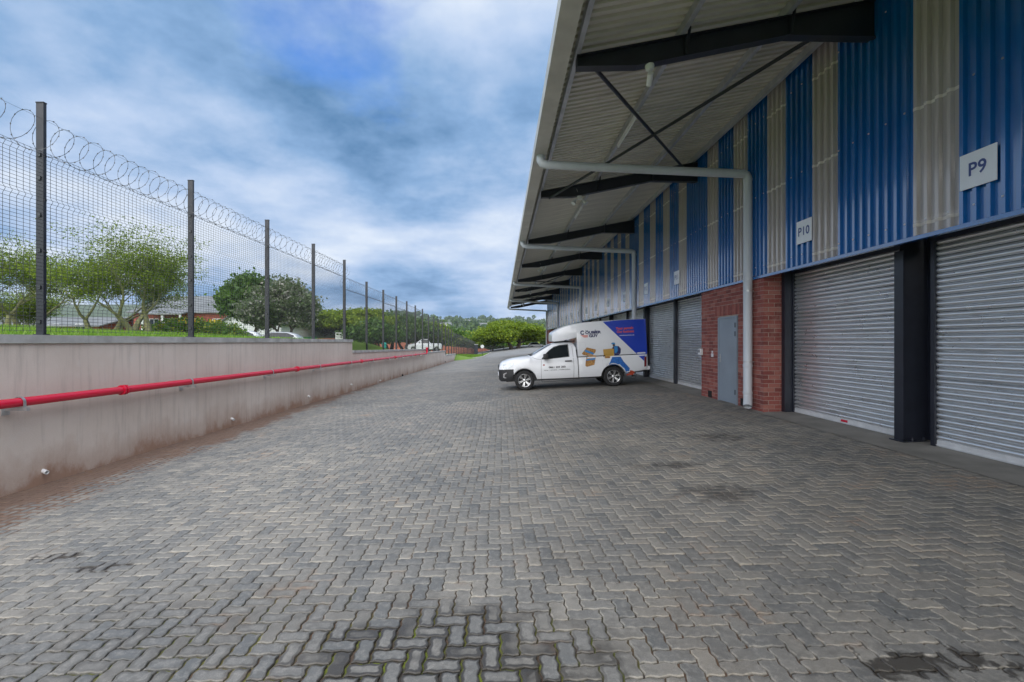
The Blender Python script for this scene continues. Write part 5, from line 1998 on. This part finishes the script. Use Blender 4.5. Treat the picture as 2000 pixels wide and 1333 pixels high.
# far woodland on the hillsides: one mass
pts = []
for _ in range(5200):
    y = 200 + 2200 * RNG.random() ** 1.5
    x = RNG.uniform(-0.62, 0.35) * y
    pts.append((x, y))
pts = np.array(pts)
keep = (np.sin(pts[:, 0] * 0.021 + 1) + np.sin(pts[:, 1] * 0.017) + RNG.normal(0, 0.8, len(pts))) > -0.35
pts = pts[keep]
z0 = terrain(pts[:, 0], pts[:, 1])
hs = RNG.uniform(4, 10, len(pts)) * (0.8 + pts[:, 1] / 2600)
nl = 26
C = np.repeat(np.column_stack([pts, z0 + hs * 0.55]), nl, 0)
rad = np.repeat(hs, nl)[:, None]
off = RNG.normal(size=C.shape)
off /= np.linalg.norm(off, axis=1)[:, None]
off *= RNG.uniform(0.55, 1.0, (len(C), 1))
C = C + off * rad * np.array([0.5, 0.5, 0.45])
V, F = leaf_quads(C, 1.0)
ctr = np.repeat(C, 4, 0)
V = ctr + (V - ctr) * np.repeat(rad, 4, 0) * 0.36
tag(fast_mesh('distant_woodland', V, F, MATS['leaf_wood']), 'wooded hillsides behind the road and the fence', 'woodland', None, 'stuff')

# small houses on the far slope
for i, (x, y) in enumerate([(-118, 700), (-75, 640), (-62, 880), (-28, 720), (12, 760)]):
    z = tz(x, y) + 2.0
    house('hillside_house', 'tiny pale house among trees on the far hillside, %s from the left' % ORD[i], x - 7, x + 7, y, y + 9, z, z + 4, z + 6.5, 'far_white', 'roof_grey', [(-4, -2, 1, 3), (2, 4, 1, 3)], 'x', 'house')['group'] = 'pale houses on the far hillside'

# red earth bank behind the end of the fence
eb = grid_mesh('earth_bank', np.linspace(-34, -1.5, 40), np.linspace(118, 140, 24), lambda x, y: terrain(x, y) + 0.2 + (3.4 - 0.085 * (x + 30)) * smooth(119, 128, y) * (1 - smooth(-5, -1.5, x)) * (1 - smooth(134, 140, y)) + 0.25 * np.sin(x * 1.7) * np.sin(y * 1.3), MATS['red_earth'])
tag(eb, kind='structure')

# ------------------------------------------------------------------ verge, kerb, stop sign, far railings


def blades(name, n, xr, yr, h, mat, okf=None):
    x = RNG.uniform(*xr, n)
    y = RNG.uniform(*yr, n)
    if okf is not None:
        k = okf(x, y)
        x, y = x[k], y[k]
    z = terrain(x, y)
    a = RNG.uniform(0, 2 * PI, len(x))
    hh_ = h * RNG.uniform(0.5, 1.4, len(x))
    wv = 0.012 * (h / 0.12)
    P = np.column_stack([x, y, z])
    dx = np.column_stack([np.cos(a) * wv, np.sin(a) * wv, np.zeros(len(x))])
    tip = P + np.column_stack([RNG.normal(0, 0.35, len(x)) * hh_, RNG.normal(0, 0.35, len(x)) * hh_, hh_])
    V = np.stack([P - dx, P + dx, tip], 1).reshape(-1, 3)
    return tag(fast_mesh(name, V, np.arange(len(V)).reshape(-1, 3), MATS[mat]), None, None, None, 'stuff')


kerb_x = lambda y: -2.75 + 0.012 * (y - 64) - 1.0 * np.exp(-(y - 64.6) / 1.2) + 0.0025 * np.maximum(y - 80, 0) ** 1.5 * 0
tag(blades('verge_grass', 26000, (-6.0, -2.4), (64.2, 100), 0.16, 'grass_blade', lambda x, y: x < kerb_x(y) - 0.1), 'bright green grass on the verge beyond the end of the wall', 'grass')
tag(blades('lawn_grass', 42000, (-40, -6.6), (4, 25.5), 0.12, 'grass_blade'), 'bright green lawn behind the wall under the fever trees', 'grass')
kb = MB()
ys = np.linspace(64.3, 104, 60)
for a, b in zip(ys[:-1], ys[1:]):
    xa, xb = float(kerb_x(a)), float(kerb_x(b))
    za, zb_ = float(gz(xa, a)), float(gz(xb, b))
    kb.add([(xa, a, za - 0.1), (xa + 0.16, a, za - 0.1), (xb + 0.16, b, zb_ - 0.1), (xb, b, zb_ - 0.1), (xa, a, za + 0.13), (xa + 0.14, a, za + 0.11), (xb + 0.14, b, zb_ + 0.11), (xb, b, zb_ + 0.13)],
           [(0, 1, 2, 3), (7, 6, 5, 4), (0, 4, 5, 1), (1, 5, 6, 2), (2, 6, 7, 3), (3, 7, 4, 0)])
tag(kb.build('kerb', MATS['kerb']), kind='structure')

sg = empty('road_sign', (-2.45 - 0.35, 69.5, float(gz(-2.8, 69.5)) + 0.05))
tag(sg, 'small octagonal road sign on a thin post at the grass verge corner', 'road sign')
MB().tube([(0, 0, -0.2), (0, 0, 1.72)], 0.03, 8).build('post', MATS['steel_dark'], sg, 40)
oc = [(0.27 * math.cos(PI / 8 + k * PI / 4), 1.45 + 0.27 * math.sin(PI / 8 + k * PI / 4)) for k in range(8)]
MB().prism(oc, 1, -0.045, -0.032).build('sign_plate', MATS['far_white'], sg)

gp_ = empty('gate_pillar', (-5.35, 100.5, float(gz(-5.3, 100)) - 0.2))
tag(gp_, 'dark gate pillar at the far end of the fence', 'pillar')
MB().bbox((-0.35, -0.35, 0), (0.35, 0.35, 2.3), 0.03).build('shaft', MATS['steel_dark'], gp_)
MB().bbox((-0.42, -0.42, 2.301), (0.42, 0.42, 2.42), 0.03).build('cap', MATS['coping'], gp_)

rl = empty('far_railing', (4, 109, -1.2))
tag(rl, 'dark palisade railing across the end of the road beyond the umbrella tree', 'fence')
pale = None
for i in range(0, 150):
    x = -9.5 + i * 0.16
    if pale is None:
        pale = MB().prism([(-0.03, 0.0), (0.03, 0.0), (0.03, 1.72), (0.0, 1.85), (-0.03, 1.72)], 1, -0.008, 0.008).build('pale', MATS['fence_paint'], rl)
        o = pale
    else:
        o = pale.copy()
        COL.objects.link(o)
    o.location = (x, 0, 0.12)
for z in (0.45, 1.6):
    MB().box((-9.5, 0.01, z), (14.5, 0.05, z + 0.05)).build('rail', MATS['fence_paint'], rl)
for x in np.arange(-9.5, 14.6, 3.0):
    MB().box((x - 0.05, 0.05, -0.3), (x + 0.05, 0.13, 2.0)).build('post', MATS['fence_paint'], rl)

# haze: the air between here and the hills
hm = bpy.data.materials.new('haze')
hm.use_nodes = True
ht = hm.node_tree
ht.nodes.clear()
ho = ht.nodes.new('ShaderNodeOutputMaterial')
pv = ht.nodes.new('ShaderNodeVolumePrincipled')
pv.inputs['Color'].default_value = (0.80, 0.88, 1.0, 1)
pv.inputs['Density'].default_value = 0.00013
ht.links.new(pv.outputs[0], ho.inputs['Volume'])
gz_ = [v.co.z for v in ground.data.vertices]
wz_ = max(v.co.z for v in bpy.data.objects['distant_woodland'].data.vertices)
hz = MB().box((-4300, -90, min(gz_) - 1.0), (4300, 6100, max(max(gz_), wz_) + 2.0)).build('haze', hm)
tag(hz, kind='stuff')
